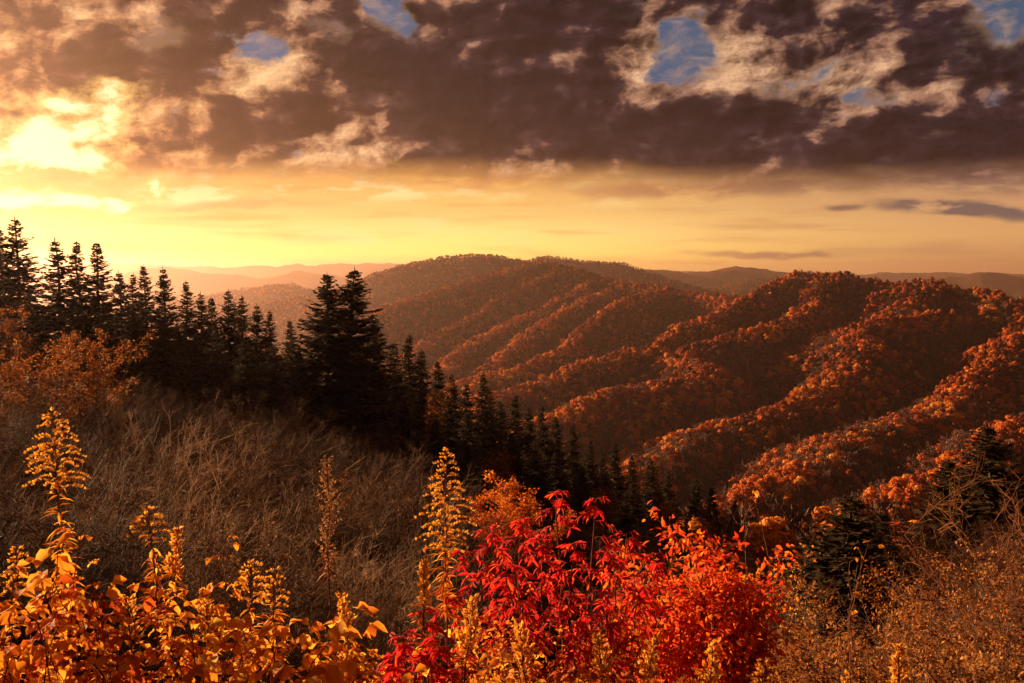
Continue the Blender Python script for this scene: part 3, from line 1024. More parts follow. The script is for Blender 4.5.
# the body of the treeline below the tips
G2 = 'lower spruces filling the treeline'
fill = [(-10, 300, 58), (30, 290, 62), (70, 300, 64), (105, 305, 66), (135, 312, 72), (165, 318, 70), (190, 325, 76), (215, 330, 72), (245, 340, 76), (272, 345, 72), (300, 350, 62), (395, 372, 82), (420, 384, 88), (445, 400, 92), (468, 412, 98),
        (490, 422, 104), (512, 432, 108), (535, 442, 114), (558, 452, 118), (582, 466, 122), (606, 474, 128), (632, 484, 132), (660, 492, 138), (405, 402, 70), (435, 420, 76), (465, 440, 82), (500, 455, 88), (540, 468, 95), (580, 485, 100), (625, 500, 108)]
for i, (px, py, d) in enumerate(fill):
    put_conifer(px, py, d, i % 4 if i % 4 != 3 else 5, 'dark lower spruce inside the treeline, its tip hidden against taller spruces behind', G2, 1.3)
# right-hand side
G3 = 'dark firs on the right slope'
put_conifer(851, 494, 27, 1, 'near-black cone-shaped fir standing alone in the valley bottom at right', G3, 1.45, 'fir_tree')
put_conifer(881, 512, 30, 0, 'smaller dark fir touching the right side of the lone black fir', G3, 1.5, 'fir_tree')
put_conifer(824, 542, 29, 2, 'low dark fir at the left foot of the lone black fir', G3, 1.7, 'fir_tree')
put_conifer(1008, 428, 36, 4, 'tall dark fir with drooping boughs at the right edge', G3, 1.25, 'fir_tree')
put_conifer(968, 462, 38, 4, 'dark fir with spreading boughs left of the tall fir at the right edge', G3, 1.25, 'fir_tree')
put_conifer(936, 500, 50, 1, 'shorter dark fir between the lone black fir and the firs at the right edge', G3, 1.3, 'fir_tree')
put_conifer(1060, 440, 44, 3, 'dark fir mostly outside the right edge of the picture', G3, 1.4, 'fir_tree')


# ------------------------------------------------------------------ leafless shrubs
def bare_shrub(seed, H=3.0, stems=13, spread=0.75, twigs=6, tight=1.0):
    """many crooked stems that fork three times and arch outwards at the tips"""
    rng = np.random.default_rng(seed)
    st, tw = Geo(), Geo()

    def limb(p, d, L, n, wob, sag):
        pts = [p]
        for _ in range(n):
            d = norm(d + rng.normal(size=3) * wob + np.array([0, 0, -sag]))
            pts.append(pts[-1] + d * L / n)
        return np.array(pts), d
    for i in range(stems):
        an = rng.uniform(0, 6.28)
        lean = min(1.0, abs(rng.normal(0.36, 0.24)) * spread / 0.75)
        L = H * rng.uniform(0.55, 1.0)
        b = np.array([math.cos(an) * 0.3 * rng.uniform(), math.sin(an) * 0.3 * rng.uniform(), -0.25])
        d = np.array([math.cos(an) * math.sin(lean), math.sin(an) * math.sin(lean), math.cos(lean)])
        pts, _ = limb(b, d, L, 7, 0.115 * tight, 0.04 if stems > 4 else -0.05)
        st.tube(pts, 0.012 * H / 3, 0.0032, 4)
        for s in np.linspace(0.2, 1.0, rng.integers(9, 13)):
            p = along_(pts, s)
            a2 = rng.uniform(0, 6.28)
            d2 = norm(d * 0.8 + np.array([math.cos(a2), math.sin(a2), rng.uniform(-0.1, 0.7)]) * rng.uniform(0.6, 1.1))
            q_, dq = limb(p, d2, L * rng.uniform(0.2, 0.42) * (1.15 - 0.45 * s), 4, 0.17, 0.02)
            st.tube(q_, 0.0056, 0.0028, 3)
            for u in rng.uniform(0.1, 1.0, twigs):
                p3 = along_(q_, u)
                d3 = norm(d2 + rng.normal(size=3) * 0.75 + np.array([0, 0, 0.1]))
                w_, _ = limb(p3, d3, rng.uniform(0.16, 0.46), 3, 0.17, 0.04)
                tw.tube(w_, 0.0036, 0.0018, 3)
                for _ in range(2):
                    w2, _ = limb(along_(w_, rng.uniform(0.2, 0.9)), norm(d3 + rng.normal(size=3) * 0.8), rng.uniform(0.08, 0.22), 2, 0.15, 0.03)
                    tw.tube(w2, 0.0026, 0.0016, 3)
    return st.mesh('shrub_stems'), tw.mesh('shrub_twigs')


def along_(pts, s):
    k = np.linspace(0, 1, len(pts))
    return np.array([np.interp(s, k, pts[:, j]) for j in range(3)])


M_STEM = leaf_mat('shrub_bark', [(0.0, (0.045, 0.021, 0.013)), (0.5, (0.14, 0.065, 0.036)), (1.0, (0.34, 0.18, 0.10))], 'tint', 0.0, 0.85, 0.1, jitter=0.5)
M_RUST = leaf_mat('rusty_twigs', [(0.0, (0.07, 0.022, 0.012)), (0.5, (0.19, 0.062, 0.022)), (1.0, (0.33, 0.12, 0.034))], 'tint', 0.0, 0.85, 0.15, jitter=0.3)
SHRUB = [bare_shrub(300 + i, 3.0, 13 + i % 3 * 2, 0.7 + 0.1 * (i % 3), 8) for i in range(6)]
for s_, t_ in SHRUB:
    s_.materials.append(M_STEM)
    t_.materials.append(M_STEM)
SHRUB_R = []
for s_, t_ in SHRUB:
    s2, t2 = s_.copy(), t_.copy()
    for q_ in (s2, t2):
        q_.materials.clear()
        q_.materials.append(M_RUST)
    SHRUB_R.append((s2, t2))


def scatter(pxa, pxb, d0, d1, sp0, sp1, seed):
    """jittered positions on the slope between two bearings and two distances"""
    rng = np.random.default_rng(seed)
    pts, d = [], d0
    while d < d1:
        f = (d - d0) / max(1e-6, d1 - d0)
        sp = sp0 + (sp1 - sp0) * f
        xa, xb = (pxa - 512) / F * d, (pxb - 512) / F * d
        for x in np.arange(xa, xb, sp):
            pts.append((x + rng.uniform(-0.4, 0.4) * sp, d + rng.uniform(-0.4, 0.4) * sp))
        d += sp * 0.9
    return pts


def put_shrubs(pts, kinds, label, group, smin, smax, name='leafless_shrub', tints=(0.1, 1.0), zlim=None):
    for (x, y) in pts:
        pxs = 512 + x / y * F
        if (780 < pxs < 925 and 8 < y < 31) or (468 < pxs < 556 and 9 < y < 30):
            continue                                            # the lone fir and the orange tree stand clear
        near_fir = 0.6 if 740 < pxs < 960 and 8 < y < 36 else (0.6 if 560 < pxs < 1060 and y < 18 else 1.0)
        z = ground_z(x, y)
        i = prng.randrange(len(kinds))
        s = prng.uniform(smin, smax) * near_fir * (min(1.0, max(0.72, y / 20)) if pxs < 500 else 1.0)
        root = plant_root(name, x, y, z, label, 'shrub', group, prng.uniform(0, 6.28), (s * prng.uniform(0.9, 1.25), s * prng.uniform(0.9, 1.25), s))
        tn = prng.uniform(*tints)
        part('stems', kinds[i][0], root, tn)
        part('twigs', kinds[i][1], root, tn)


put_shrubs(scatter(-60, 440, 9, 26, 1.7, 2.3, 1), SHRUB, 'grey-brown leafless shrub in the near thicket behind the goldenrod at left', 'leafless thicket below the spruces', 1.0, 1.45)
put_shrubs(scatter(-60, 425, 27, 56, 2.6, 3.3, 2), SHRUB, 'brown leafless shrub in the far part of the thicket at the foot of the spruces', 'leafless thicket below the spruces', 1.0, 1.38, tints=(0.0, 0.6))
put_shrubs(scatter(430, 760, 14, 52, 2.3, 3.6, 3), SHRUB, 'dark leafless shrub on the slope behind the red and orange shrubs', 'leafless shrubs in the middle', 0.75, 1.1, tints=(0.0, 0.6))
put_shrubs(scatter(770, 1080, 11, 44, 1.9, 3.2, 4), SHRUB_R, 'rusty brown leafless shrub on the bank at lower right', 'rusty shrubs at lower right', 1.0, 1.6, tints=(0.0, 0.65))


# ------------------------------------------------------------------ broadleaf bushes and small trees (real size)
def leafy_bush(seed, H, Rr, nleaf, leaf, stems=7, wleaf=0.5, up=0.2, lance=False, hollow=0.35, base_z=0.15):
    rng = np.random.default_rng(seed)
    st, lf = Geo(), Geo()
    tips = []
    for i in range(stems):
        an = i * 6.28 / stems + rng.normal() * 0.4
        rr = Rr * rng.uniform(0.15, 0.8)
        tipp = np.array([math.cos(an) * rr, math.sin(an) * rr, H * rng.uniform(0.68, 0.98) * (1 - 0.22 * rr / Rr)])
        k = np.linspace(0, 1, 6)[:, None]
        pts = np.array([0, 0, -0.2]) + (tipp - np.array([0, 0, -0.2])) * np.concatenate([k ** 1.3, k ** 1.3, k], 1) + rng.normal(size=(6, 3)) * 0.03 * H * k
        st.tube(pts, 0.006 * H + 0.003, 0.002 + 0.0006 * H, 4)
        for s in np.linspace(0.3, 1.0, 9):
            p = np.array([np.interp(s, k[:, 0], pts[:, j]) for j in range(3)])
            for _ in range(2):
                a2 = rng.uniform(0, 6.28)
                d2 = norm(np.array([math.cos(a2), math.sin(a2), rng.uniform(0.0, 0.9)]))
                l2 = Rr * rng.uniform(0.25, 0.55) * (1.1 - 0.4 * s)
                q_ = np.array([p, p + d2 * l2 * 0.5 + rng.normal(size=3) * 0.03 * H, p + d2 * l2])
                st.tube(q_, 0.0018 + 0.0012 * H, 0.001 + 0.0005 * H, 3)
                tips.append((q_, d2))
    per = max(1, nleaf // len(tips))
    C, D = [], []
    for q_, d2 in tips:
        if rng.uniform() < hollow * 0.5:
            continue
        u = rng.uniform(0.1, 1.05, per)
        base = q_[0] + (q_[2] - q_[0]) * u[:, None] + rng.normal(size=(per, 3)) * leaf * 0.9
        C.append(base)
        D.append(d2 * 0.6 + rdir(rng, per) * 0.9 + np.array([0, 0, -0.25]))
    C, D = np.concatenate(C), np.concatenate(D)
    k = C[:, 2] > base_z * H
    C, D = C[k], D[k]
    n = len(C)
    nr = rdir(rng, n) * 0.8 + np.array([0, 0, 0.6])
    L = leaf * rng.uniform(0.65, 1.3, n)
    if lance:
        lf.leaves(C, D, nr, L, L * wleaf, 0.22, 0.25)
    else:
        lf.diamonds(C, D, nr, L, L * wleaf)
    return st.mesh('bush_stems'), lf.mesh('bush_leaves')


M_LEAF_RUST = leaf_mat('rust_leaves', [(0.0, (0.07, 0.022, 0.010)), (0.4, (0.20, 0.055, 0.014)), (0.8, (0.36, 0.11, 0.02)), (1.0, (0.46, 0.17, 0.03))], 'island', 0.4)
M_LEAF_SCARLET = leaf_mat('scarlet_leaves', [(0.0, (0.42, 0.026, 0.012)), (0.3, (0.66, 0.058, 0.012)), (0.7, (0.78, 0.13, 0.015)), (1.0, (0.82, 0.24, 0.025))], 'island', 0.55)
M_LEAF_ORANGE = leaf_mat('orange_leaves', [(0.0, (0.30, 0.045, 0.012)), (0.35, (0.52, 0.085, 0.012)), (0.75, (0.66, 0.16, 0.015)), (1.0, (0.70, 0.27, 0.03))], 'island', 0.5)
M_LEAF_RED = leaf_mat('red_leaves', [(0.0, (0.28, 0.008, 0.016)), (0.4, (0.52, 0.014, 0.022)), (0.8, (0.68, 0.035, 0.022)), (1.0, (0.74, 0.13, 0.018))], 'island', 0.58)
M_LEAF_GOLD = leaf_mat('golden_leaves', [(0.0, (0.45, 0.10, 0.012)), (0.25, (0.68, 0.21, 0.018)), (0.7, (0.80, 0.33, 0.030)), (1.0, (0.85, 0.48, 0.07))], 'island', 0.58)
M_LEAF_DRY = leaf_mat('dry_leaves', [(0.0, (0.10, 0.034, 0.014)), (0.5, (0.28, 0.095, 0.025)), (1.0, (0.46, 0.20, 0.05))], 'island', 0.35)
M_PLUME = leaf_mat('goldenrod_florets', [(0.0, (0.50, 0.17, 0.02)), (0.5, (0.72, 0.31, 0.035)), (1.0, (0.80, 0.45, 0.08))], 'island', 0.45)
M_SEED = leaf_mat('seed_heads', [(0.0, (0.22, 0.09, 0.035)), (0.6, (0.42, 0.19, 0.07)), (1.0, (0.62, 0.34, 0.15))], 'island', 0.3)
M_REDSTEM = bark_mat('reddish_stem', (0.09, 0.03, 0.018), (0.20, 0.07, 0.03), 20)


def put_bush(name, px, py, d, Rr, nleaf, leaf, mat, label, group=None, seed=0, part_names=('stems', 'leaves'), cat='shrub', stems=7, stemmat=None, top_h=None, **kw):
    x, y, zt = at(px, py, d)
    zg = ground_z(x, y)
    H = max(0.4, zt - zg)
    s_, l_ = leafy_bush(seed, H, Rr, nleaf, leaf, stems, **kw)
    s_.materials.append(stemmat or M_BARK)
    l_.materials.append(mat)
    root = plant_root(name, x, y, zg, label, cat, group)
    part(part_names[0], s_, root, 0.4)
    part(part_names[1], l_, root)


put_bush('autumn_tree', 84, 318, 37, 2.6, 15000, 0.11, M_LEAF_RUST, 'rusty orange rounded tree in front of the spruces at far left', None, 401, ('trunk', 'crown'), 'tree', 9)
put_bush('autumn_tree', 22, 332, 34, 2.4, 13000, 0.11, M_LEAF_RUST, 'brownish orange bushy tree at the left edge below the tallest spruce', None, 402, ('trunk', 'crown'), 'tree', 9)
put_bush('autumn_tree', 514, 466, 27, 2.0, 18000, 0.09, M_LEAF_ORANGE, 'round orange tree rising behind the red shrub in the centre', None, 403, ('trunk', 'crown'), 'tree', 9)
put_bush('autumn_shrub', 800, 548, 15, 0.85, 1300, 0.06, M_LEAF_GOLD, 'sparse yellow-orange shrub left of the lone black fir', None, 404, stems=7, hollow=1.0)
put_bush('autumn_shrub', 985, 556, 17, 1.1, 1700, 0.06, M_LEAF_RUST, 'rust-leaved shrub at the right edge below the tall firs', None, 405, stems=8, hollow=1.0)
put_bush('autumn_shrub', 920, 600, 11, 0.7, 900, 0.05, M_LEAF_RUST, 'small rust-leaved shrub among bare rusty shrubs at lower right', None, 406, stems=7, hollow=1.0)
put_bush('autumn_shrub', 1010, 600, 9, 0.8, 1200, 0.05, M_LEAF_RUST, 'rust-leaved shrub in the lower right corner', None, 407, stems=7, hollow=1.0)
put_bush('autumn_shrub', 905, 520, 26, 1.3, 1300, 0.08, M_LEAF_RUST, 'reddish brown shrub in front of the shorter dark fir at right', None, 408, stems=7, hollow=1.0)
put_bush('autumn_shrub', 455, 520, 24, 1.1, 1300, 0.07, M_LEAF_DRY, 'dull brown leafy shrub at the left foot of the round orange tree', None, 409, stems=7, hollow=0.8)
put_bush('autumn_shrub', 215, 480, 15, 0.9, 500, 0.05, M_LEAF_DRY, 'dull brown shrub with few dry leaves inside the bare thicket', None, 410, stems=7, hollow=1.0)

MIX = [(432, 372, 84, 2.2), (606, 484, 92, 2.4), (500, 446, 72, 2.0), (12, 300, 56, 2.6), (665, 492, 112, 2.4)]
MIXL = ['reddish broadleaf tree among the dark conifers right of the big double tree', 'dull red broadleaf tree at the foot of the descending treeline', 'rusty broadleaf tree in front of the treeline above the tall central goldenrod',
        'rusty broadleaf tree under the spruces at the left edge', 'rusty broadleaf tree at the low right end of the treeline']
for i, (px, py, d, r_) in enumerate(MIX):
    put_bush('autumn_tree', px, py, d, r_, 5000, 0.17, M_LEAF_RUST, MIXL[i], None, 470 + i, ('trunk', 'crown'), 'tree', 9, hollow=0.5)
DRY = [(30, 425, 22), (130, 430, 26), (260, 425, 30), (60, 500, 13), (330, 470, 20), (180, 470, 17), (395, 500, 20), (270, 530, 11)]
DRYL = ['rust-tinged shrub at the left edge below the bushy orange tree', 'rust-tinged shrub below the rounded rusty tree, behind the tallest goldenrod', 'brown-leaved shrub in the upper middle of the thicket', 'dull rusty shrub right behind the tallest goldenrod',
        'brown-leaved shrub in the thicket above the lone seed stalk', 'warm brown shrub in the thicket above the small bent goldenrod', 'brown-leaved shrub in the thicket left of the tall central goldenrod', 'low brown-leaved shrub in the near thicket left of the lone seed stalk']
for i, (px, py, d) in enumerate(DRY):
    put_bush('autumn_shrub', px, py, d, 1.5, 2600, 0.032 + 0.0012 * d, M_LEAF_DRY if i % 2 else M_LEAF_RUST, DRYL[i], None, 430 + i, stems=9, hollow=0.9)
LOW = [(1005, 545, 13, M_LEAF_DRY), (895, 626, 11, M_LEAF_RUST), (1022, 590, 9, M_LEAF_RUST), (930, 575, 11, M_LEAF_DRY), (795, 560, 12, M_LEAF_DRY), (800, 585, 10, M_LEAF_RUST), (860, 632, 9, M_LEAF_DRY), (940, 610, 8, M_LEAF_RUST), (985, 630, 7, M_LEAF_DRY), (830, 645, 7, M_LEAF_RUST), (912, 560, 15, M_LEAF_RUST), (960, 548, 13, M_LEAF_RUST), (770, 560, 13, M_LEAF_RUST), (845, 640, 10, M_LEAF_RUST)]
LOWL = ['dull brown leafy shrub under the tall fir at the right edge', 'rust-leaved shrub well below the smaller dark fir', 'rust-leaved shrub cut off by the right edge', 'dull brown shrub in the middle of the bare rusty shrubs at right', 'dull brown leafy shrub behind the right end of the orange shrubs', 'rust-leaved shrub right of the orange shrubs', 'brown-leaved shrub below the lone black fir, near the bottom edge', 'rust-leaved shrub right of the lone goldenrod tip at the bottom', 'brown shrub in the lower right corner, in front of the rust-leaved one',
        'low rust-leaved shrub above the lowest goldenrod tip', 'brown shrub between the lone black fir and the right-edge firs', 'rust-leaved shrub under the spreading fir at right', 'rusty shrub just above the right end of the orange shrubs', 'rusty shrub at the foot of the lone black fir']
for i, (px, py, d, mt) in enumerate(LOW):
    put_bush('autumn_shrub', px, py, d, 0.4 + 0.07 * d, 6000, 0.026 + 0.0026 * d, mt, LOWL[i], None, 450 + i, stems=9, hollow=0.8)

VAL = [(770, 508, 118, 0), (798, 512, 112, 5), (822, 505, 120, 1), (742, 512, 110, 6), (788, 528, 84, 2), (812, 534, 80, 6), (760, 530, 82, 3), (900, 520, 96, 1), (888, 512, 110, 5), (925, 512, 105, 2), (720, 520, 90, 7), (836, 522, 92, 4), (950, 505, 100, 0), (700, 515, 105, 1)]
VALN = ['right of the treeline end', 'left of the lone black fir and behind it', 'peeking out behind the left shoulder of the lone black fir', 'at the low end of the treeline', 'above the right end of the orange shrubs', 'close to the left foot of the lone black fir', 'just above the lower orange shrub',
        'between the lone black fir and the shorter dark fir', 'behind the smaller dark fir beside the lone black fir', 'behind the shorter dark fir at right', 'just above the top right of the bright orange shrub', 'directly behind the lone black fir', 'behind the spreading fir at right', 'just above the bright orange shrub']
for i, (px, py, d, k) in enumerate(VAL):
    x, y, zt = at(px, py, d)
    zg = ground_z(x, y) - 0.2
    h = max(3.0, (zt - zg) / 0.93)
    w_ = min(h * 1.15, 9)
    root = plant_root('autumn_tree' if k < 5 else 'leafless_tree', x, y, zg, ('small orange tree ' if k < 5 else 'small leafless tree ') + VALN[i], 'tree', 'small trees in the valley bottom', prng.uniform(0, 6), (w_, w_, h))
    part('trunk', KINDS[k][2], root)
    part('crown', KINDS[k][1], root, prng.uniform(0.45, 0.85))

# slender leafless trees on the middle slope
TREE_B = [bare_shrub(340 + i, 7.0, 3, 0.25, 7, 0.6) for i in range(3)]
for s_, t_ in TREE_B:
    s_.materials.append(M_STEM)
    t_.materials.append(M_STEM)
LT = [(612, 482, 62), (652, 498, 56), (690, 492, 60), (722, 508, 52), (748, 520, 46), (575, 492, 58), (775, 520, 50), (800, 512, 60), (930, 530, 34), (955, 545, 28)]
LTL = ['pale slender leafless tree in front of the dark conifers right of the round orange tree', 'slender leafless tree above the right half of the red shrub', 'leafless tree with several thin stems above the orange shrub',
       'leafless tree with thin stems above the right side of the orange shrub', 'low leafless tree right behind the orange shrub', 'leafless tree directly right of the round orange tree', 'thin leafless tree between the treeline end and the lone black fir',
       'thin leafless tree just left of the lone black fir', 'pale upright leafless tree right of the lone black fir', 'pale leafless tree below the spreading fir at right']
for i, (px, py, d) in enumerate(LT):
    x, y, zt = at(px, py, d)
    zg = ground_z(x, y)
    s = max(0.35, (zt - zg) / 7.2)
    root = plant_root('leafless_tree', x, y, zg, LTL[i], 'tree', 'slender leafless trees', prng.uniform(0, 6.28), (s * 1.1, s * 1.1, s))
    part('trunk', TREE_B[i % 3][0], root, 0.75 + 0.25 * (i % 2))
    part('twigs', TREE_B[i % 3][1], root, 0.5)
# ------------------------------------------------------------------ the plants right at the overlook
def curve(p0, p1, bow, n=9, rng=None, wob=0.0):
    k = np.linspace(0, 1, n)[:, None]
    pts = np.asarray(p0) + (np.asarray(p1) - np.asarray(p0)) * k + np.asarray(bow) * np.sin(k * math.pi)
    if rng is not None and wob:
        pts = pts + rng.normal(size=(n, 3)) * wob * np.sin(k * math.pi)
    return pts


def along(pts, s):
    k = np.linspace(0, 1, len(pts))
    return np.stack([np.interp(s, k, pts[:, j]) for j in range(3)], -1)


def goldenrod(px, py, d, label, plume=0.20, leafy=0.34, width=0.085, style='plume', seed=0, cat='wildflower', lean=None, mat=None):
    """one flowering stalk: stem, narrow leaves down the stem, feathery plume of arching branchlets"""
    rng = np.random.default_rng(seed)
    x, y, zt = at(px, py, d)
    bx = x + (rng.normal() * 0.06 if lean is None else lean)
    by = y + rng.normal() * 0.03
    zg = ground_z(bx, by)
    root = plant_root('goldenrod' if style != 'seed' else 'seed_stalk', bx, by, zg, label, cat, 'tall stalks at the overlook')
    top = np.array([x - bx, y - by, zt - zg])
    H = top[2]
    pts = curve((0, 0, -0.05), top, (rng.normal() * 0.02, 0, 0), 12, rng, 0.006)
    g = Geo()
    g.tube(pts, 0.0052, 0.0016, 6)
    # plume
    fl = Geo()
    nb = int(38 * plume / 0.2)
    C, D, NN, LL, WW = [], [], [], [], []
    for i in range(nb):
        t = (i + rng.uniform()) / nb                     # 0 base of the plume, 1 tip
        p = along(pts, 1 - plume * (1 - t) / H)
        an = i * 2.4 + rng.normal() * 0.3
        o = np.array([math.cos(an), math.sin(an) * 0.8, 0])
        if style == 'plume':
            Lb = width * (1 - t) ** 0.65 * (0.55 + 0.45 * min(1, t * 5)) * rng.uniform(0.8, 1.2) + 0.012
            k = np.linspace(0, 1, 6)[:, None]
            bp = p + o * Lb * k + np.array([0, 0, 1.0]) * Lb * (0.55 * k - 0.62 * k ** 2.2)
        elif style == 'seed':
            Lb = width * (0.4 + 0.6 * math.sin(math.pi * min(1, t * 0.9 + 0.08))) * rng.uniform(0.6, 1.15)
            k = np.linspace(0, 1, 6)[:, None]
            bp = p + o * Lb * k * 0.8 + np.array([0, 0, 1.0]) * Lb * (0.9 * k)
        else:
            Lb = width * (1 - 0.75 * t) * rng.uniform(0.7, 1.2)
            k = np.linspace(0, 1, 6)[:, None]
            bp = p + o * Lb * k * 0.7 + np.array([0, 0, 1.0]) * Lb * (1.0 * k)
        g.tube(bp, 0.0012, 0.0006, 3)
        m_ = max(8, int(Lb / 0.0026))
        s = rng.uniform(0.12, 1.0, m_)
        c = along(bp, s)
        C.append(c + rng.normal(size=(m_, 3)) * 0.0015)
        if style == 'seed':
            D.append(rdir(rng, m_) + o * 0.4)
            LL.append(rng.uniform(0.006, 0.011, m_))
        else:
            D.append(np.array([0, 0, 0.8]) + o * 0.8 + rdir(rng, m_) * 0.45)
            LL.append(rng.uniform(0.007, 0.013, m_) * (1.0 if style == 'plume' else 1.5))
        NN.append(rdir(rng, m_))
        WW.append(LL[-1] * rng.uniform(0.45, 0.7, m_))
    fl.diamonds(np.concatenate(C), np.concatenate(D), np.concatenate(NN), np.concatenate(LL), np.concatenate(WW))
    # leaves
    lv = Geo()
    nl = int(leafy * 260)
    s = 1 - (plume * 0.75 + rng.uniform(0, 1, nl) ** 0.8 * leafy) / H
    s = np.clip(s, 0.05, 1)
    c = along(pts, s)
    an = rng.uniform(0, 6.28, nl)
    dz = rng.uniform(-0.5, 0.75, nl)
    d_ = np.stack([np.cos(an), np.sin(an), dz], -1)
    age = np.clip((1 - s) * H / (plume + leafy), 0, 1)
    lv.leaves(c, d_, np.stack([-np.cos(an) * dz, -np.sin(an) * dz, np.ones(nl)], -1) + rdir(rng, nl) * 0.35, (0.022 + 0.045 * age) * rng.uniform(0.7, 1.3, nl), 0.007 + 0.007 * age, 0.3, 0.45)
    for nm, gg, m_ in (('stem', g, M_REDSTEM), ('plume' if style != 'seed' else 'seed_head', fl, mat or (M_SEED if style == 'seed' else M_PLUME)), ('leaves', lv, M_LEAF_DRY if style == 'seed' else M_LEAF_GOLD)):
        me = gg.mesh(nm)
        me.materials.append(m_)
        part(nm, me, root)
    return root


goldenrod(52, 411, 2.9, 'tallest goldenrod at far left with a feathery nodding plume', 0.26, 0.42, 0.115, 'plume', 501, lean=0.05)
goldenrod(148, 507, 2.6, 'goldenrod with a small plume bent left, in front of the dark thicket', 0.10, 0.26, 0.055, 'plume', 502, lean=0.06)
goldenrod(178, 530, 2.7, 'stiff leafy goldenrod spike just right of the small bent plume', 0.16, 0.28, 0.035, 'spike', 503, lean=0.03)
goldenrod(252, 561, 2.6, 'left one of two short twin goldenrod plumes', 0.13, 0.22, 0.06, 'plume', 504, lean=-0.02)
goldenrod(274, 569, 2.65, 'right one of two short twin goldenrod plumes', 0.12, 0.22, 0.05, 'plume', 505, lean=0.02)
goldenrod(327, 460, 3.2, 'tall pale brown seed stalk standing alone before the thicket', 0.44, 0.10, 0.055, 'seed', 506, lean=0.02, cat='wild plant')
goldenrod(342, 597, 2.7, 'short goldenrod beside the foot of the lone seed stalk', 0.10, 0.18, 0.035, 'spike', 507)
goldenrod(447, 450, 3.0, 'tall bright goldenrod in the centre left of the red shrub', 0.36, 0.30, 0.11, 'plume', 508, lean=0.03)
goldenrod(424, 560, 2.9, 'thin crooked goldenrod at the left of the tall bright central one', 0.16, 0.24, 0.03, 'spike', 509)
goldenrod(712, 646, 2.3, 'bright goldenrod tip below the orange shrub at the bottom edge', 0.12, 0.2, 0.035, 'spike', 510)
goldenrod(765, 660, 2.35, 'goldenrod tip right of the orange shrub, barely above the bottom edge', 0.10, 0.2, 0.045, 'plume', 511)
goldenrod(899, 647, 2.3, 'bright goldenrod tip standing alone at lower right', 0.13, 0.2, 0.034, 'spike', 512)
goldenrod(850, 674, 2.35, 'lowest goldenrod tip left of the lone one at lower right', 0.08, 0.2, 0.04, 'plume', 513)
goldenrod(98, 622, 2.4, 'goldenrod with drooping gold leaves low at left, below the orange brambles', 0.14, 0.24, 0.05, 'plume', 514)
goldenrod(18, 548, 2.7, 'goldenrod among orange bramble leaves at the left edge', 0.14, 0.3, 0.05, 'plume', 515)
goldenrod(520, 628, 2.5, 'yellow goldenrod in front of the red shrub, left of its middle', 0.14, 0.2, 0.05, 'spike', 516)
goldenrod(598, 636, 2.5, 'yellow goldenrod in front of the red shrub, right of its middle', 0.13, 0.2, 0.045, 'spike', 517)
goldenrod(472, 600, 2.7, 'yellow goldenrod with gold leaves at the left front of the red shrub', 0.16, 0.26, 0.05, 'spike', 518)
goldenrod(205, 590, 2.5, 'goldenrod with rust leaves between the stiff spike and the twin plumes', 0.16, 0.26, 0.05, 'spike', 519)
goldenrod(128, 600, 2.5, 'dull goldenrod below the small bent plume', 0.14, 0.24, 0.05, 'spike', 520)
goldenrod(655, 640, 2.45, 'yellow goldenrod between the red and the orange shrub at the bottom', 0.12, 0.2, 0.04, 'spike', 521)
goldenrod(375, 655, 2.4, 'goldenrod leaves poking up at the bottom left of the red shrub', 0.08, 0.2, 0.04, 'plume', 522)


def sumac(tops, base, d, label, mat, seed, leaflet=0.044, nleaf=9, pairs=6, name='sumac_shrub', low=1.0):
    """shrub with upright stems that carry feathered, drooping compound leaves"""
    rng = np.random.default_rng(seed)
    bx, by, _ = at(base, 300, d)
    zg = ground_z(bx, by)
    root = plant_root(name, bx, by, zg, label, 'shrub')
    st, lv = Geo(), Geo()
    for (px, py, dd) in tops:
        x, y, z = at(px, py, dd)
        tip = np.array([x - bx, y - by, z - zg])
        b0 = np.array([tip[0] * 0.35 + rng.normal() * 0.04, tip[1] * 0.4, -0.05])
        pts = curve(b0, tip, (rng.normal() * 0.03, rng.normal() * 0.03, 0), 9, rng, 0.01)
        Ls = np.linalg.norm(tip - b0)
        st.tube(pts, 0.008, 0.0016, 6)
        n = int((0.46 * Ls / 0.0145) ** 0.87)
        for i in range(n):
            u = i / n
            s = max(0.05, 1 - 0.0145 * i ** 1.15 / Ls)
            p = along(pts, np.array([s]))[0]
            if i > 5 and rng.uniform() < 0.38:
                continue
            an = i * 2.4 + rng.normal() * 0.35
            o = np.array([math.cos(an), math.sin(an), 0])
            Lr = (0.034 + 0.09 * min(1, i / 9)) * rng.uniform(0.8, 1.2)
            k = np.linspace(0, 1, 7)[:, None]
            rise = rng.uniform(0.3, 0.85) if i >= 3 else rng.uniform(0.8, 1.3)
            rp = p + o * Lr * k + np.array([0, 0, 1.0]) * Lr * (rise * k - (0.55 + rise * 0.5) * k ** 2)
            st.tube(rp, 0.0018, 0.0008, 3)
            lat = np.array([-o[1], o[0], 0])
            ss = np.linspace(0.22, 1.0, pairs)
            cc = along(rp, ss)
            for sd_ in (-1, 1):
                dd_ = lat * sd_ * rng.uniform(0.35, 0.75, (pairs, 1)) + o * 0.55 + np.array([0, 0, -1.0]) * rng.uniform(-0.1, 0.9, (pairs, 1))
                nn = np.array([0, 0, 0.6]) + o * 0.7 + rdir(rng, pairs) * 0.45
                L = leaflet * rng.uniform(0.7, 1.15, pairs) * (0.8 + 0.2 * min(1, u * 5))
                lv.leaves(cc, dd_, nn, L, L * rng.uniform(0.22, 0.30, pairs), 0.25, 0.22)
    for nm, gg, m_ in (('stems', st, M_REDSTEM), ('leaves', lv, mat)):
        me = gg.mesh(nm)
        me.materials.append(m_)
        part(nm, me, root)
    return root


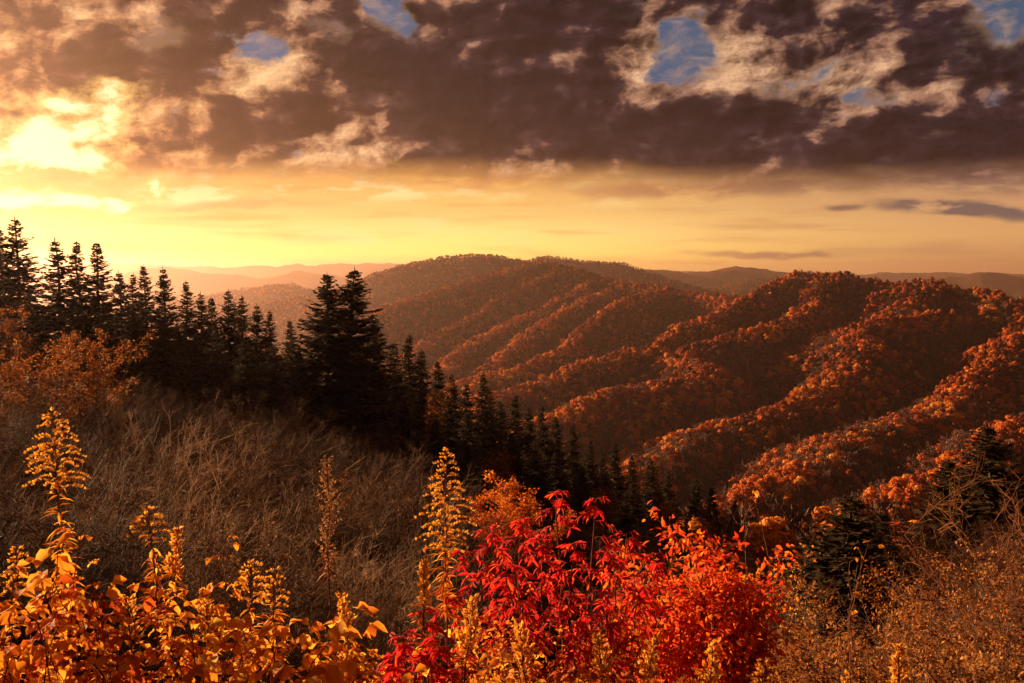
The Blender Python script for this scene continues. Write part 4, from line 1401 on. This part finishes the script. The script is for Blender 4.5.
sumac([(556, 492, 3.4), (596, 500, 3.35), (520, 520, 3.3), (487, 528, 3.2), (627, 533, 3.3), (540, 540, 3.1), (575, 545, 3.1), (610, 552, 3.1), (655, 556, 3.3), (460, 552, 3.2), (505, 566, 3.0), (640, 590, 3.0), (565, 598, 2.9), (520, 606, 2.9), (445, 594, 3.1), (612, 618, 2.8)],
      565, 3.4, 'bright red shrub with drooping feathered leaves in the centre foreground', M_LEAF_RED, 601)
sumac([(424, 612, 2.9), (404, 634, 2.8), (395, 656, 2.75), (440, 640, 2.8), (462, 660, 2.7)], 425, 2.9, 'low crimson shrub left of the big red shrub at the bottom', M_LEAF_RED, 602, 0.045, 6)
put_bush('orange_shrub', 690, 524, 3.7, 0.46, 6500, 0.034, M_LEAF_SCARLET, 'bright orange leafy shrub right of the red shrub', None, 611, stems=15, lance=True, wleaf=0.46, hollow=0.2, stemmat=M_REDSTEM)
put_bush('orange_shrub', 742, 580, 3.5, 0.30, 3600, 0.032, M_LEAF_SCARLET, 'lower orange shrub at the right flank of the bright orange one', None, 612, stems=8, lance=True, wleaf=0.46, hollow=0.2, stemmat=M_REDSTEM)
put_bush('orange_shrub', 590, 616, 3.0, 0.30, 1200, 0.034, M_LEAF_ORANGE, 'small orange shrub under the red feathered leaves', None, 613, stems=8, lance=True, wleaf=0.45, hollow=0.2, stemmat=M_REDSTEM)
put_bush('golden_shrub', 490, 610, 3.0, 0.26, 1300, 0.034, M_LEAF_GOLD, 'small golden-leaved shrub left below the red feathered leaves', None, 614, stems=7, lance=True, wleaf=0.42, hollow=0.3, stemmat=M_REDSTEM)


def bramble(canes, d, label, mat, seed, leaf=0.06, per=13, name='bramble', cat='shrub'):
    """arching canes with broad toothed leaves"""
    rng = np.random.default_rng(seed)
    bx, by, _ = at(sum(c[0] for c in canes) / len(canes), 300, d)
    zg = ground_z(bx, by)
    root = plant_root(name, bx, by, zg, label, cat)
    st, lv = Geo(), Geo()
    for (px, py, dd) in canes:
        x, y, z = at(px, py, dd)
        tip = np.array([x - bx, y - by, z - zg])
        b0 = np.array([tip[0] * 0.5 + rng.normal() * 0.05, rng.normal() * 0.04, -0.05])
        pts = curve(b0, tip, (rng.normal() * 0.05, 0, 0.06), 10, rng, 0.012)
        st.tube(pts, 0.0036, 0.0012, 5)
        n = per
        s = 1 - rng.uniform(0, 0.55, n)
        s[0] = 1.0
        c = along(pts, s)
        an = rng.uniform(0, 6.28, n)
        pet = np.stack([np.cos(an), np.sin(an), rng.uniform(0.0, 0.7, n)], -1) * rng.uniform(0.02, 0.06, (n, 1))
        for a_, b_ in zip(c, c + pet):
            st.tube(np.array([a_, (a_ + b_) / 2 + (0, 0, 0.005), b_]), 0.0013, 0.0009, 3)
        c = c + pet
        # a leaf of three broad leaflets
        for turn in (-0.95, 0.0, 0.95):
            a2 = an + turn
            dv = np.stack([np.cos(a2), np.sin(a2), rng.uniform(-0.7, 0.25, n)], -1)
            L = leaf * 0.78 * rng.uniform(0.3, 1.25, n) * (1.0 if turn == 0 else 0.82)
            lv.leaves(c, dv, np.stack([np.cos(an) * 0.3, np.sin(an) * 0.3 - 0.35, np.ones(n)], -1) + rdir(rng, n) * 0.45, L, L * 0.7, 0.18, 0.35)
    for nm, gg, m_ in (('canes', st, M_REDSTEM), ('leaves', lv, mat)):
        me = gg.mesh(nm)
        me.materials.append(m_)
        part(nm, me, root)


R8 = np.random.default_rng(88)


def canes(x0, x1, y0, y1, d, n):
    return [(R8.uniform(x0, x1), R8.uniform(y0, y1), d + R8.uniform(-0.2, 0.2)) for _ in range(n)]


bramble(canes(-25, 95, 530, 680, 2.5, 16), 2.5, 'bramble with broad orange leaves at the lower left corner', M_LEAF_GOLD, 701, 0.065)
bramble(canes(60, 190, 600, 690, 2.45, 14), 2.45, 'tangled bramble of orange and rust leaves below the small bent goldenrod', M_LEAF_ORANGE, 702, 0.05)
bramble(canes(150, 265, 585, 690, 2.45, 17), 2.45, 'golden-leaved bramble under the twin goldenrod plumes', M_LEAF_GOLD, 703, 0.055)
bramble(canes(255, 375, 615, 690, 2.4, 16), 2.4, 'golden bramble with large bright leaves right of the twin goldenrod plumes', M_LEAF_GOLD, 704, 0.065)
bramble(canes(20, 100, 560, 660, 2.7, 8), 2.7, 'bramble with red and orange leaves behind the left corner goldenrod', M_LEAF_ORANGE, 705, 0.06)
bramble(canes(560, 690, 640, 700, 2.4, 12), 2.4, 'orange bramble leaves in front of the shrubs at the bottom edge', M_LEAF_ORANGE, 706, 0.045)
bramble(canes(430, 560, 640, 700, 2.4, 12), 2.4, 'golden bramble leaves at the bottom edge left of the orange ones', M_LEAF_GOLD, 707, 0.045)
bramble([(228, 540, 3.4), (218, 556, 3.4), (231, 548, 3.4)], 3.4, 'thin cane with a few hanging yellow leaves alone before the thicket', M_LEAF_GOLD, 708, 0.035, 3)
bramble([(752, 492, 4.2), (745, 500, 4.2)], 4.2, 'thin twig with a few yellow leaves rising right of the orange shrub', M_LEAF_GOLD, 709, 0.04, 2)
bramble([(868, 545, 4.6), (850, 562, 4.5), (862, 556, 4.6)], 4.5, 'thin bare cane with last yellow leaves among the rusty shrubs at right', M_LEAF_GOLD, 710, 0.035, 3)
